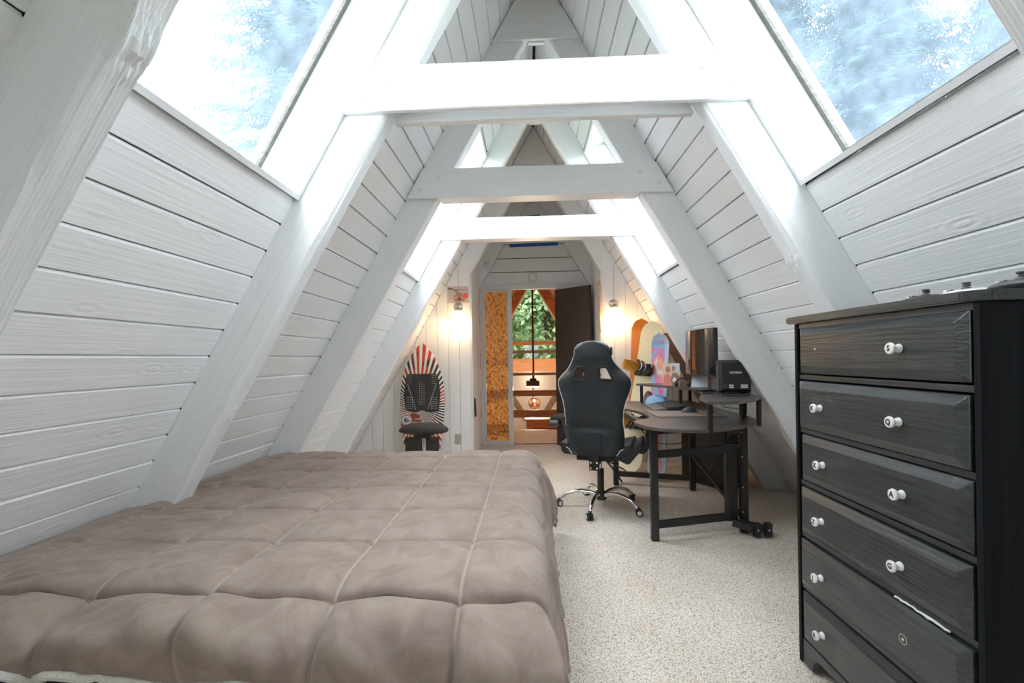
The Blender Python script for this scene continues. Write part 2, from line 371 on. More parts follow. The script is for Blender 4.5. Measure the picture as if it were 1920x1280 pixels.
# rafters, one thing each, with wavy waney edges on the near ones
ORD = {-1: 'behind the camera position', 0: 'nearest the camera', 1: 'second from the camera, beside the first skylight',
       2: 'third from the camera', 3: 'fourth from the camera', 4: 'at the far boarded wall', 5: 'framing the door wall'}
def rafter(side, k):
    y0 = FR(k) if k < 5 else 6.19
    t = RT if k < 5 else .07
    sb = -.0; st = SL - RW*math.tan(PI/2-A) if side < 0 else SL - .0
    L = SL; nseg = 170 if k in (0, 1) else 24
    rows = []
    for i in range(nseg+1):
        s = L*i/nseg
        q = 0 if k not in (0, 1) else .006
        wv = lambda a, amp=1: q*amp*noise.noise(Vector((s*2.3, a*7+k*3, side*5)))
        kn = 0
        if k == 0 and side < 0: kn = .030*math.exp(-((s-2.22)/.06)**2)
        c = .008 if k in (0, 1) else .004
        n1 = -RW - kn*.25 + wv(1, 1.2)
        ring = [(.0005, 0), (.0005, t), (n1+c, t-wv(2, .6)), (n1, t-c), (n1+wv(5, .5), c+.004), (n1+c*1.6+kn*.7+abs(wv(3, 2.2)) + (.022*max(0, noise.noise(Vector((s*6.5, 1, 2)))) if (k == 0 and side < 0) else 0), 0)]
        if k in (0, 1):      # weathered ridges along the inner face, bending round a knot
            ks = 2.22 if (k == 0 and side < 0) else (1.55 + .35*side)
            far_edge, near_edge = t-c, c+.004
            rid = []
            for q_ in range(41):
                d = far_edge + (near_edge-far_edge)*q_/40
                kd = math.exp(-((s-ks)/.06)**2)
                dd = d + .010*noise.noise(Vector((s*1.6, k*9, side*3))) + kd*.022*math.copysign(1, d-t/2)*math.exp(-((d-t/2)/.03)**2)
                rr = math.sin(dd*2*PI/(.0105 if side < 0 else .009) + 1.2*noise.noise(Vector((s*3, dd*40, 1))))
                am = .0040 if side < 0 or k == 0 else .0024
                am *= .55 + .45*noise.noise(Vector((s*1.1, 5, k+side))) + .3
                bulge = kd*.010*math.exp(-((d-t/2)/.028)**2)
                rid.append((n1 + am*rr - bulge + wv(5, .3) - (kd*.006*math.cos(60*math.hypot(s-ks, d-t/2)*6.28) if kd > .3 else 0), d))
            ring = ring[:3] + rid + ring[5:]
            ring[-1] = (ring[-1][0], .0)
        sl = lambda n: s
        pts = []
        for n, d in ring:
            ss = s
            # cut foot level with the floor and head at the ridge plane
            if i == 0: ss = max(0, -n*CA/SA)
            p = W(side, ss, n, y0+d)
            if side*p.x < .0005: # past the ridge: slide down to the centre plane
                ss2 = (HW + n*SA)/CA; p = W(side, ss2, n, y0+d)
            if p.z < 0: p = W(side, -n*CA/SA, n, y0+d)
            pts.append(p)
        rows.append(pts)
    # local frame: X up the slope so that grain follows the timber
    up = Vector((-side*CA, 0, SA)); yd = Vector((0, 1, 0)); zd = up.cross(yd)
    M = Matrix.Translation(W(side, 0, 0, y0)) @ Matrix((up, yd, zd)).transposed().to_4x4(); Mi = M.inverted()
    rows = [[Mi @ p for p in r] for r in rows]
    mb = MB().grid(rows, True); b = len(rows[0]); n = len(rows)
    mb.f.append(tuple(range(b))); mb.f.append(tuple(range((n-1)*b, n*b))); mb.m += [0, 0]
    me = mesh('rafter', mb, M_rough if k < 4 else M_white, smooth=False)
    o = bpy.data.objects.new('rafter', me); COL.objects.link(o); o.matrix_world = M
    sd = 'left' if side < 0 else 'right'
    return tag(o, f'white painted sloping rafter on the {sd} side, {ORD[k]}', 'rafter')
for k in range(-1, 6):
    for side in (-1, 1): rafter(side, k)

# collar ties: front board, rear board, bolts
def trap(z0, z1, ins=0):
    h = lambda z: (ZA - z)/math.tan(A) - ins
    return [(-h(z0), z0), (h(z0), z0), (h(z1), z1), (-h(z1), z1)]
TIES = {1: 'nearest', 2: 'middle', 3: 'farthest'}
for k in (1, 2, 3):
    y0 = FR(k); zb = 2.219
    t = thing('tie_beam', f'white horizontal tie beam across the attic, {TIES[k]} of the three', 'beam', (0, y0, zb))
    obj('front_board', MB().prism(trap(zb, zb+.19, .008), lambda a, b, d: (a, d, b), y0-.030, y0-.001), M_white, t, bev=.003)
    if k == 1:
        obj('rear_board', MB().prism(trap(zb-.0, zb+.19, .215), lambda a, b, d: (a, d, b), y0+RT-.012, y0+RT+.026), M_white, t, bev=.003)
    else:
        obj('filler_board', MB().prism(trap(zb+.004, zb+.17, .215), lambda a, b, d: (a, d, b), y0+.001, y0+RT+.02), M_white, t, bev=.002)
    if k == 1:
        for x, z, r_ in ((-.68, .098, .017), (.10, .165, .012), (.02, .06, .009)):
            Mk = Matrix.Translation((x, y0-.0302, zb+z)) @ Matrix.Rotation(PI/2, 4, 'X')
            ring_ = [Mk @ Vector((r_*math.cos(q*PI/9)*1.2, r_*math.sin(q*PI/9), 0)) for q in range(19)]
            obj('knot_mark', MB().tube(ring_, .0012, 5, False), M_white, t, smooth=True)
    for x, z in ((-.767, .063), (-.652, .133), (.654, .133), (.773, .063)):
        M = Matrix.Translation((x, y0-.030, zb+z)) @ Matrix.Rotation(PI/2, 4, 'X')
        obj('bolt_cap', MB().lathe([(.014, -.002), (.0135, .003), (.010, .007), (.005, .0095), (.0005, .010)], 14, M), M_white, t, smooth=True)
for k in (1, 2, 3, 4, 5):
    y0 = FR(k) if k < 5 else 6.19; z0 = 3.232
    t = thing('ridge_plate', (
              'white triangular board closing the peak ' + {1: 'above the nearest tie beam', 2: 'above the middle tie beam', 3: 'above the farthest tie beam', 4: 'above the far boarded wall', 5: 'above the door wall'}[k]), 'board', (0, y0, z0))
    obj('front_plate', MB().prism(trap(z0, ZA-.03, .006), lambda a, b, d: (a, d, b), y0-.025, y0-.001), M_white, t, bev=.002)
    if k in (2, 3):
        obj('rear_plate', MB().prism(trap(z0+.045, ZA-.25, .21), lambda a, b, d: (a, d, b), y0+RT-.01, y0+RT+.02), M_white, t, bev=.002)

# skylights
wn = 0
for k in SKY_BAYS:
    for side in (-1, 1):
        wn += 1
        y0, y1 = FR(k)+RT, FR(k+1)
        sd = 'left' if side < 0 else 'right'
        w = bpy.data.objects.new(f'window_{wn}', None); COL.objects.link(w); w.location = W(side, SILL, 0, y0)
        struct(w, f'{"large near" if k == 0 else "small far"} skylight in the {sd} sloping wall with deep white box frame', 'window')
        f = lambda a, b, d, side=side: W(side, a, b, d)
        ni, no = -.020, .245
        t = .02
        obj('sill_board', MB().prism([(SILL-.001, ni), (SILL+t, ni), (SILL+t, no), (SILL-.001, no)], f, y0+.001, y1-.001), M_smooth, w)
        obj('head_board', MB().prism([(HEAD, ni), (HEAD+t, ni), (HEAD+t, no), (HEAD, no)], f, y0+.001, y1-.001), M_smooth, w)
        obj('side_board', MB().prism([(SILL+t, ni), (HEAD, ni), (HEAD, no), (SILL+t, no)], f, y0+.001, y0+t), M_smooth, w)
        obj('side_board', MB().prism([(SILL+t, ni), (HEAD, ni), (HEAD, no), (SILL+t, no)], f, y1-t, y1-.001), M_smooth, w)
        g0, g1 = .196, .204
        st = .022
        for a0, a1, b0, b1 in ((SILL+t, HEAD, y0+t, y0+t+st), (SILL+t, HEAD, y1-t-st, y1-t), (SILL+t, SILL+t+st*.6, y0+t+st, y1-t-st), (HEAD-st, HEAD, y0+t+st, y1-t-st)):
            obj('glass_stop', MB().prism([(a0, g0-.014), (a1, g0-.014), (a1, g0), (a0, g0)], f, b0, b1), M_trim, w)
        obj('pane', MB().prism([(SILL+t, g0+.001), (HEAD, g0+.001), (HEAD, g1), (SILL+t, g1)], f, y0+t, y1-t), M_sky_pane, w)

# far boarded wall (y = 5.2) with wide opening, vertical boards
for side, nm in ((-1, 'wall_back_left'), (1, 'wall_back_right')):
    xo = .735
    bk = MB().prism([(side*xo, 0), (side*(HW+.0), 0), (side*xo, (HW-xo)*math.tan(A))], lambda a, b, d: (a, d, b), YEND+.002, YEND+.012)
    wl = struct(obj(nm, bk, M_backing))
    x = xo
    while x < HW-.03:
        x1 = min(x+.125, HW-.004)
        z0, z1 = (HW-x)*math.tan(A)-.004, max((HW-x1)*math.tan(A)-.004, .005)
        P = [(side*(x+.0015), .001), (side*(x1-.0015), .001), (side*(x1-.0015), z1), (side*(x+.0015), z0)]
        obj('board', MB().prism(P, lambda a, b, d: (a, d, b), YEND-.016, YEND+.001), M_white_z, wl, bev=.003, seg=1)
        x = x1
# opening corner trim and vestibule side walls
tn = 1
for side in (-1, 1):
    tn += 1
    struct(obj(f'trim_{tn}', MB().box(side*.725-.011, side*.725+.011, YEND-.022, YEND+.05, .001, 2.10), M_smooth, bev=.002))
    ve = obj('wall_vestibule_left' if side < 0 else 'wall_vestibule_right',
             MB().box(min(side*.76, side*.80), max(side*.76, side*.80), YEND+.013, 6.30, 0, 2.44), M_backing)
    struct(ve)
    for i in range(8):
        ya = YEND+.052+i*.1245; 
        obj('board', MB().box(min(side*.738, side*.759), max(side*.738, side*.759), ya, min(ya+.122, 6.19), .001, 2.43), M_white_z, ve, bev=.003, seg=1)

# door wall (y = 6.27)
DW = 6.27
mb = MB().prism([(-.80, 2.16), (.80, 2.16), (.80, 2.36), (0, ZA+.05), (-.80, 2.36)], lambda a, b, d: (a, d, b), DW+.03, DW+.08)
dwl = struct(obj('wall_door', mb, M_black_gap))
z = 2.155; hh = [.165, .185, .185, .19, .19, .19, .19, .1]
for i, h in enumerate(hh):
    z1 = z + h; hx0 = min((ZA-z)/math.tan(A), .79); hx1 = (ZA-z1)/math.tan(A)
    if hx1 < .02: break
    hx1 = min(hx1, .79)
    obj('board', MB().prism([(-hx0+.004, z+.006), (hx0-.004, z+.006), (hx1-.004, z1-.004), (-hx1+.004, z1-.004)], lambda a, b, d: (a, d, b), DW+.005, DW+.029), M_white, dwl, bev=.002, seg=1)
    z = z1
struct(obj('trim_4', MB().box(-.73, .73, DW-.03, DW+.02, 2.085, 2.152).box(-.74, .74, DW-.04, DW-.03, 2.142, 2.156), M_smooth, bev=.003))
struct(obj('trim_5', MB().box(-.737, -.695, DW-.03, DW+.05, 0.001, 2.084), M_smooth, bev=.003))
struct(obj('trim_6', MB().box(-.355, -.31, DW-.035, DW+.05, 0.001, 2.084), M_smooth, bev=.003))
struct(obj('trim_7', MB().box(.285, .737, DW-.02, DW+.05, 0.001, 2.084), M_smooth, bev=.003))
w5 = struct(obj('window_5', MB().box(-.694, -.356, DW-.01, DW+.03, .001, .055), M_smooth, bev=.002), 'tall narrow amber hammered glass sidelight left of the open door', 'window')
obj('frame', MB().box(-.694, -.672, DW-.012, DW+.03, .056, 2.083), M_smooth, w5, bev=.002)
obj('frame', MB().box(-.376, -.356, DW-.012, DW+.03, .056, 2.083), M_smooth, w5, bev=.002)
obj('frame', MB().box(-.671, -.377, DW-.012, DW+.03, 2.058, 2.083), M_smooth, w5, bev=.002)
obj('pane', MB().box(-.671, -.377, DW+.004, DW+.010, .056, 2.057), M_amber, w5)
# door, hinged at (.28, 6.25), swung towards the room
dv = Vector((.70-.285, 5.84-6.235, 0)); dl = dv.length; dr = math.atan2(dv.y, dv.x)
Md = Matrix.Translation((.285, 6.235, 0)) @ Matrix.Rotation(dr, 4, 'Z')
door = struct(obj('door_1', MB().box(.005, dl, -.035, 0, .012, 2.06, M=Md), M_brown_door, bev=.002), 'dark brown flush door standing open into the passage', 'door')
obj('door_handle', MB().lathe([(.022, 0), (.022, .006), (.010, .010), (.010, .03), (.024, .038), (.028, .05), (.022, .062), (.001, .066)], 16, Md @ Matrix.Translation((dl-.06, -.035, .95)) @ Matrix.Rotation(PI/2, 4, 'X')), M_nickel, door, smooth=True)
for z in (.25, 1.03, 1.82):
    obj('hinge', MB().tube([Md @ Vector((0, .006, z-.045)), Md @ Vector((0, .006, z+.045))], .006), M_nickel, door)
# smoke detector, round vent
o = obj('smoke_detector', MB().lathe([(.062, 0), (.062, .012), (.055, .022), (.040, .026), (.038, .022), (.001, .024)], 28, Matrix.Translation((-.02, DW+.004, 2.243)) @ Matrix.Rotation(PI/2, 4, 'X')), M_smooth, smooth=True)
tag(o, 'round white smoke detector centred on the boards above the door', 'smoke detector')
o = obj('round_cap', MB().lathe([(.045, 0), (.045, .010), (.036, .018), (.001, .020)], 24, Matrix.Translation((-.625, 6.188, 2.405)) @ Matrix.Rotation(PI/2, 4, 'X')), M_smooth, smooth=True)
tag(o, 'small round white cap high on the left rafter of the door wall', 'cap')
# blue tape
tag(obj('tape_strip', MB().prism([(-.325, 2.655), (.325, 2.668), (.32, 2.71), (-.33, 2.70)], lambda a, b, d: (a, d, b), DW+.0005, DW+.0045), M_tape), 'long blue masking tape strip across the gable boards above the door', 'tape')
tag(obj('tape_strip', MB().prism([(-.09, 3.045), (.09, 3.05), (.085, 3.085), (-.085, 3.08)], lambda a, b, d: (a, d, b), DW+.0005, DW+.0045), M_tape), 'short blue masking tape piece at the peak of the gable boards', 'tape')

# rear wall behind the camera
yr = FR(-2)
RWX, RZ0, RZ1 = .42, 1.15, 1.95  # opening for an added, unseen window that throws fill onto the rafter fronts
f = lambda a, b, d: (a, d, b)
bk = (MB().prism([(-HW-.3, -.05), (HW+.3, -.05), (HW+.3-.58*RZ0, RZ0), (-HW-.3+.58*RZ0, RZ0)], f, yr, yr+.05)
      .prism([(-HW-.3+.58*RZ0, RZ0), (-RWX, RZ0), (-RWX, RZ1), (-HW-.3+.58*RZ1, RZ1)], f, yr, yr+.05)
      .prism([(HW+.3-.58*RZ0, RZ0), (RWX, RZ0), (RWX, RZ1), (HW+.3-.58*RZ1, RZ1)], f, yr, yr+.05)
      .prism([(-HW-.3+.58*RZ1, RZ1), (HW+.3-.58*RZ1, RZ1), (0, ZA+.5)], f, yr, yr+.05))
struct(obj('wall_rear', bk, M_white))
w7 = struct(obj('window_7', MB().box(-RWX-.05, -RWX+.02, yr-.01, yr+.07, RZ0-.05, RZ1+.05).box(RWX-.02, RWX+.05, yr-.01, yr+.07, RZ0-.05, RZ1+.05)
                .box(-RWX+.02, RWX-.02, yr-.01, yr+.07, RZ0-.05, RZ0+.02).box(-RWX+.02, RWX-.02, yr-.01, yr+.07, RZ1-.02, RZ1+.05), M_smooth), 'white framed fill window added in the unseen gable wall behind the camera', 'window')
obj('pane', MB().box(-RWX+.02, RWX-.02, yr+.02, yr+.025, RZ0+.02, RZ1-.02), M_pane, w7)

# ---------------------------------------------------------------- great room beyond the landing
for side, nm in ((-1, 'wall_hall_left'), (1, 'wall_hall_right')):
    mb = MB()
    ztop = 3.95
    mb.prism([(-2.95, 0.02), (SL+.12, 0.02), (SL+.12, .22), (-2.95, .22)], lambda a, b, d: W(side, a, b, d), 6.35, 12.9)
    struct(obj(nm, mb, M_pine))
struct(obj('wall_hall_near', MB().prism([(-3.7, -2.5), (3.7, -2.5), (2.25, -.0), (-2.25, 0)], lambda a, b, d: (a, d, b), 6.30, 6.35), M_pine))
struct(obj('wall_hall_upper_left', MB().prism([(-2.25, 0), (-.80, 0), (-.80, 2.3)], lambda a, b, d: (a, d, b), 6.30, 6.35), M_pine))
struct(obj('wall_hall_upper_right', MB().prism([(2.25, 0), (.80, 0), (.80, 2.3)], lambda a, b, d: (a, d, b), 6.30, 6.35), M_pine))
# gable window with timbers
GY = 12.6
w6 = bpy.data.objects.new('window_6', None); COL.objects.link(w6); w6.location = (0, GY, 0)
struct(w6, 'tall triangular gable window with brown timbers seen through the doorway', 'window')
for side in (-1, 1):
    obj('rafter', MB().prism([(-2.95, -.24), (SL-.04, -.24+.0), (SL-.04, 0), (-2.95, 0)], lambda a, b, d: W(side, a, b, d), GY-.2, GY-.05), M_cedar, w6)
    obj('edge_trim', MB().prism([(-2.95, -.27), (SL-.2, -.27), (SL-.2, -.241), (-2.95, -.241)], lambda a, b, d: W(side, a, b, d), GY-.18, GY-.05), M_smooth, w6)
for z0, z1, m_, y_ in ((1.50, 1.60, M_cedar, .1), (1.28, 1.36, M_darkwood, .04), (.80, 1.14, M_pine, .16), (-1.0, -.9, M_cedar, .08)):
    obj('cross_timber', MB().box(-(ZA-z1)/math.tan(A)+.25, (ZA-z1)/math.tan(A)-.25, GY-.05-y_, GY-.04, z0, z1), m_, w6)
obj('post', MB().box(-.03, .03, GY-.09, GY-.04, -2.5, .80), M_darkwood, w6)
obj('post', MB().box(-1.3, -1.24, GY-.09, GY-.04, -2.5, .80), M_darkwood, w6)
obj('post', MB().box(1.24, 1.3, GY-.09, GY-.04, -2.5, .80), M_darkwood, w6)
obj('pane', MB().prism([(-3.6, -2.5), (3.6, -2.5), (0, ZA)], lambda a, b, d: (a, d, b), GY-.035, GY-.03), M_pane, w6)
obj('lower_pane', MB().box(-3.0, 3.0, GY-.060, GY-.052, -2.4, .80), mat('grey_screened_glass', (.45, .47, .50), .3, Transmission_Weight=.25), w6)
for s in (-1, 1):   # V braces low in the window
    obj('brace', MB().prism([(s*.12, -.45), (s*.24, -.45), (s*1.05, .82), (s*.93, .82)], lambda a, b, d: (a, d, b), GY-.30, GY-.22), M_darkwood, w6)
# landing railing
rl = thing('landing_railing', 'brown wooden landing railing seen through the doorway', 'railing', (0, 7.45, 0))
for z0, z1, m_ in ((.885, .925, M_cedar), (.555, .645, M_cedar), (.215, .335, M_cedar)):
    obj('rail', MB().box(-1.6, 1.6, 7.42, 7.46, z0, z1), m_, rl, bev=.004)
for x in (-1.2, 1.2): obj('post', MB().box(x-.045, x+.045, 7.461, 7.55, -.2, 1.0), M_cedar, rl)
# wooden cabinet beyond the rail
cb = thing('wooden_cabinet', 'low light wood cabinet beyond the landing railing', 'cabinet', (.5, 8.5, -2.5))
obj('body', MB().box(-.16, 1.1, 8.35, 8.9, -2.5, .03), M_pine, cb)
obj('top', MB().box(-.19, 1.13, 8.32, 8.93, .031, .07), M_pine, cb)
obj('drawer', MB().box(-.05, .5, 8.335, 8.349, -.28, -.1), M_darkwood, cb)
# pendant and globe
pl = thing('pendant_lamp', 'box-shaped pendant lamp on a long black rod in the hall', 'lamp', (0, 10, .5))
obj('rod', MB().tube([(-.01, 10, 3.30), (-.01, 10, .70)], .018, 8), M_metal, pl)
obj('lamp_body', MB().box(-.165, .11, 9.86, 10.14, .56, .67).box(-.09, .05, 9.95, 10.05, .671, .72), M_metal, pl, bev=.006)
M_glow = mat('warm_lamp_glow', (1, .6, .3), .5, Emission_Color=(1, .55, .25, 1), Emission_Strength=9)
obj('diffuser', MB().box(-.155, .10, 9.87, 10.13, .535, .559), M_glow, pl)
gb = thing('mirror_globe', 'silver ball hanging below the box pendant lamp in the hall', 'ornament', (0, 10, .15))
obj('ball', MB().ball((0, 10.3, .16), .135, 20), M_chrome, gb, smooth=True)
obj('cord', MB().tube([(0, 10.3, .29), (0, 10.3, 3.2)], .004, 6), M_metal, gb)
pl_l = bpy.data.lights.new('hall_light', 'POINT'); pl_l.energy = 130; pl_l.color = (1, .75, .5); pl_l.shadow_soft_size = .1
lo = bpy.data.objects.new('hall_light', pl_l); COL.objects.link(lo); lo.parent = pl; lo.location = (0, 0, -.05)

# ---------------------------------------------------------------- outside: ground and trees
def bld_leaf(col):
    def f(nt, b):
        out = nt.nodes['Material Output']
        tl = N(nt, 'ShaderNodeBsdfTranslucent'); df = N(nt, 'ShaderNodeBsdfDiffuse'); mx = N(nt, 'ShaderNodeMixShader'); mx.inputs[0].default_value = .4
        tl.inputs[0].default_value = (*[min(1, c*1.3) for c in col], 1)
        n = N(nt, 'ShaderNodeTexNoise'); n.inputs['Scale'].default_value = 1.5; nt.links.new(coords(nt, (1, 1, 1)), n.inputs['Vector'])
        nt.links.new(ramp(nt, n.outputs[0], [(.35, tuple(c*.6 for c in col)), (.65, tuple(min(1, c*1.25) for c in col))]), df.inputs[0])
        nt.links.new(df.outputs[0], mx.inputs[1]); nt.links.new(tl.outputs[0], mx.inputs[2]); nt.links.new(mx.outputs[0], out.inputs[0])
    return f
M_needle = mat('conifer_needles', (.07, .115, .135), build=bld_leaf((.07, .115, .135)))
M_leaf = mat('bright_green_leaves', (.40, .52, .30), build=bld_leaf((.40, .52, .30)))
M_bark = mat('bark', (.12, .09, .07), .9)
M_grass = mat('ground_green', (.12, .16, .07), .95)
struct(obj('ground', MB().box(-60, 60, -40, 80, -3.3, -3.2), M_grass))
tree_cache = {}
def tree_meshes(kind):
    if kind in tree_cache: return tree_cache[kind]
    rnd = random.Random(kind*11+3)
    tr = MB().tube([(0, 0, 0), (.05, 0, 6), (0, .05, 12), (0, 0, 17.5)], [.22, .17, .1, .01], 8)
    fo = MB(); V = []; F = []
    if kind == 0:   # conifer
        z = 1.5
        while z < 17.8:
            rr = (1-z/18.2)*3.1*rnd.uniform(.75, 1.1)+.12
            for b in range(12):
                th = rnd.uniform(0, 2*PI); L = rr*rnd.uniform(.65, 1.1); droop = rnd.uniform(.1, .45)
                d = Vector((math.cos(th), math.sin(th), 0)); p = Vector((-d.y, d.x, 0))
                m = max(5, int(L/.065))
                for i in range(1, m+1):
                    u = i/m; q = d*(L*u) + Vector((0, 0, z + .12*L*u - droop*L*u*u))
                    w = (.36*(1-u)+.11)*min(1, L)*rnd.uniform(.7, 1.2)
                    for sgn in (-1, 1):
                        a = q + p*sgn*w + d*w*.55 + Vector((0, 0, rnd.uniform(-.12, .03)))
                        c = q + d*.05 + Vector((0, 0, rnd.uniform(-.04, .02)))
                        k = len(V); V += [q, c, a]; F.append((k, k+1, k+2))
            z += .17
    else:           # leafy tree: clumps of leaves
        cl = [Vector((rnd.gauss(0, 1.7), rnd.gauss(0, 1.7), rnd.uniform(2.5, 14))) for _ in range(160)]
        for c in cl:
            r_ = rnd.uniform(.5, 1.1)
            for _ in range(75):
                q = c + Vector((rnd.gauss(0, .45), rnd.gauss(0, .45), rnd.gauss(0, .4)))*r_
                u = Vector((rnd.uniform(-1, 1), rnd.uniform(-1, 1), rnd.uniform(-1, 1))).normalized()*.15
                v = u.orthogonal().normalized()*.09
                k = len(V); V += [q-u, q+v, q+u, q-v]; F.append((k, k+1, k+2, k+3))
    fo.add(V, F)
    me = bpy.data.meshes.new('foliage'); me.from_pydata([tuple(v) for v in V], [], F); me.materials.append(M_needle if kind == 0 else M_leaf)
    tree_cache[kind] = (mesh('trunk', tr, M_bark, True), me)
    return tree_cache[kind]
def tree(kind, x, y, sc_, rz, label, group):
    tm, fm = tree_meshes(kind)
    t = thing('conifer' if kind == 0 else 'leafy_tree', label, 'tree', (x, y, -3.2), rz, group); t.scale = (sc_,)*3
    for n_, me in (('trunk', tm), ('foliage', fm)):
        o = bpy.data.objects.new(n_, me); COL.objects.link(o); o.parent = t
        if n_ == 'foliage': o['kind'] = 'stuff'
LL = ['tall conifer showing through the right half of the near left skylight', 'taller conifer standing behind the one seen in the near left skylight']
for i, (x, y, s_) in enumerate(((-5.0, 10.6, 1.25), (-6.2, 14.2, 1.45))): tree(0, x, y, s_, 1.1+i, LL[i], 'conifers outside the left wall')
RRL = ['conifer at the lower left corner of the near right skylight', 'nearest conifer, in the right part of the near right skylight', 'conifer in the middle of the near right skylight, behind the nearest one',
       'conifer showing high in the left part of the near right skylight', 'farthest conifer on the right side of the near right skylight', 'tall conifer behind the one at the lower left corner of the near right skylight']
for i, (x, y, s_) in enumerate(((6.8, 9.5, .95), (8.6, 7.4, 1.0), (10.8, 9.4, 1.15), (9.2, 12.5, 1.2), (12.5, 12, 1.25), (7.2, 13.5, 1.2))):
    tree(0, x, y, s_, i*1.3, RRL[i], 'conifers outside the right wall')
GL = ['leafy tree filling the left half of the gable window', 'leafy tree directly behind the lamp rod in the gable window', 'leafy tree filling the right half of the gable window',
      'leafy tree at the far left, mostly hidden by the door frame', 'leafy tree at the far right, mostly hidden by the brown door', 'distant leafy tree just left of the lamp rod', 'farthest leafy tree just right of the lamp rod']
for i, (x, y, s_) in enumerate(((-2.6, 21, 1.0), (.8, 23, 1.1), (3.2, 20.5, .95), (-5.2, 25, 1.2), (5.5, 25, 1.2), (-.6, 28, 1.3), (2.2, 30, 1.3))):
    tree(1, x, y, s_, i*.9, GL[i], 'leafy trees beyond the gable window')

# ---------------------------------------------------------------- bed
TOPZ = .555
bed = thing('bed', 'low bed under the brown comforter along the left wall', 'bed', (-.95, 2.1, 0))
obj('box_spring', MB().box(-1.80, -.12, 1.18, 3.02, .06, .28), M_sheet, bed, bev=.02)
obj('mattress', MB().box(-1.76, -.14, 1.22, 3.00, .281, .47), M_sheet, bed, bev=.04, seg=3)
for x in (-1.7, -.2):
    for y in (1.3, 2.9): obj('leg', MB().box(x-.03, x+.03, y-.03, y+.03, 0, .059), M_metal, bed)
def sm(a, b, t): t = max(0, min(1, (t-a)/(b-a))); return t*t*(3-2*t)
def comforter():
    QX = [-1.97+.34*i for i in range(9)]; QY = [.584+.326*i for i in range(10)]
    def cell(v, q):
        for a, b in zip(q[:-1], q[1:]):
            if a <= v < b: return (v-a)/(b-a)
        return .5
    # u: arc length across, 0 at the wall;  v: arc length, 0 at the near hem
    XR = -.13; UF = XR + 1.84          # flat width
    US = .56                           # side fall
    VN, VF = .33, .10
    y_a, y_b = 1.37, 3.02
    nu, nv = 330, 380
    LU = UF + US; LV = VN + (y_b-y_a) + .34
    rows = []
    for j in range(nv+1):
        v = LV*j/nv
        if v < VN:
            q = 1 - v/VN; y = y_a - .285*math.sin(min(1, q*1.02)*PI/2)**1.05; dzv = -(.172 + .07*sm(-.9, -.2, 0))*q**2.1
        elif v < VN + (y_b-y_a): y = y_a + v - VN; dzv = 0; q = 0
        else:
            t = v - VN - (y_b-y_a); q = 0; y = y_b + .09*math.sin(min(t/.14, 1)*PI/2); dzv = -.09*(1-math.cos(min(t/.14, 1)*PI/2)) - max(0, t-.14)
        row = []
        for i in range(nu+1):
            u = LU*i/nu
            hemx = 0
            if u < UF: x = -1.84 + u; dzu = 0; nx = 0
            else:
                t = u - UF; r = .10; th = min(t/(r*1.35), PI/2)
                x = XR + r*math.sin(th); dzu = -r*(1-math.cos(th)) - max(0, t - r*1.35*PI/2)
                x += max(0, t-.2)*.16; nx = math.sin(th)
            
            if v < VN: dzv = -(.168 + .10*sm(-.95, -.25, x))*q**2.1
            drop = -min(dzu, dzv) if dzu*dzv == 0 else max(-dzu, -dzv) + .25*min(-dzu, -dzv)
            near = sm(1.36, 1.08, y)
            far = sm(2.6, 3.1, y)
            # quilting
            fx = cell(x if u < UF else XR + (u-UF), QX); fy = cell(y, QY)
            pf = (max(0, math.sin(PI*fx))**.32)*(max(0, math.sin(PI*fy))**.32)
            h = .017*pf*(1+.9*near)
            gx = min(fx, 1-fx)*.34; gy = min(fy, 1-fy)*.326
            h -= .009*math.exp(-(gx/.009)**2) + .009*math.exp(-(gy/.009)**2)
            # fan wrinkles running off the seams
            a = x*.82 + y*.57; b_ = -x*.57 + y*.82
            m = max(0, noise.noise(Vector((x*1.9+3, y*2.1, 2))) + .15)
            h += (.0075*m*noise.noise(Vector((a*3.5, b_*26, 1))) + .006*max(0, fx-.35)*noise.noise(Vector((a*2.5+5, b_*44, 4)))*(1 if noise.noise(Vector((x*1.3, y*1.3, 9))) > -.1 else .2))*min(1, pf*1.6)
            ml = sm(-1.0, -1.7, x)
            h += .010*ml*noise.noise(Vector((x*4+y*3, y*30-x*11, 5)))
            h += .007*noise.noise(Vector((x*2.2, y*2.2, 7)))
            # heavier folds where it rolls over the foot of the bed
            h += near*(.045*noise.noise(Vector((x*3.2, u*.5, v*4.0+2))) + .030*noise.noise(Vector((x*8+v*4, v*6-x*2, 3))) - .020*(1-min(1, pf*1.25)))
            we = sm(-1.84, -1.66, x); h = h*we - .012*(1-we)
            z = TOPZ - drop + h*(1-nx)
            xx = x + nx*(h*.9 + .018*math.sin(y*17+2*noise.noise(Vector((0, y*3, 0))))*sm(.1, .45, u-UF) + .03*noise.noise(Vector((3, y*5, z*4))))
            if u > UF: xx += .05*far*sm(.15, .5, u-UF)
            yy = y - near*h*.75
            if v < VN*.45:   # hem tucks back under slightly and wanders up and down
                tt = 1 - v/(VN*.45)
                z += tt*.022*noise.noise(Vector((x*5, 1, 1))) ; yy += tt*tt*.02
            z = max(z, .045 + .012*noise.noise(Vector((x*9, y*9, 0))))
            # keep it in front of the sloping wall
            lim = -(HW - (z+.004)/math.tan(A)) + .006
            xx = max(xx, lim)
            row.append((xx, yy, z))
        rows.append(row)
    return rows
rows = comforter()
co = obj('comforter', MB().grid(rows), M_velvet, smooth=True)
for p in co.data.polygons: p.use_smooth = True
md = co.modifiers.new('thick', 'SOLIDIFY'); md.thickness = .012; md.offset = -1
tag(co, 'quilted brown plush comforter spread over the bed', 'comforter')
hem = [Vector(p) + Vector((0, .004, -.010)) for p in rows[0][::4]]
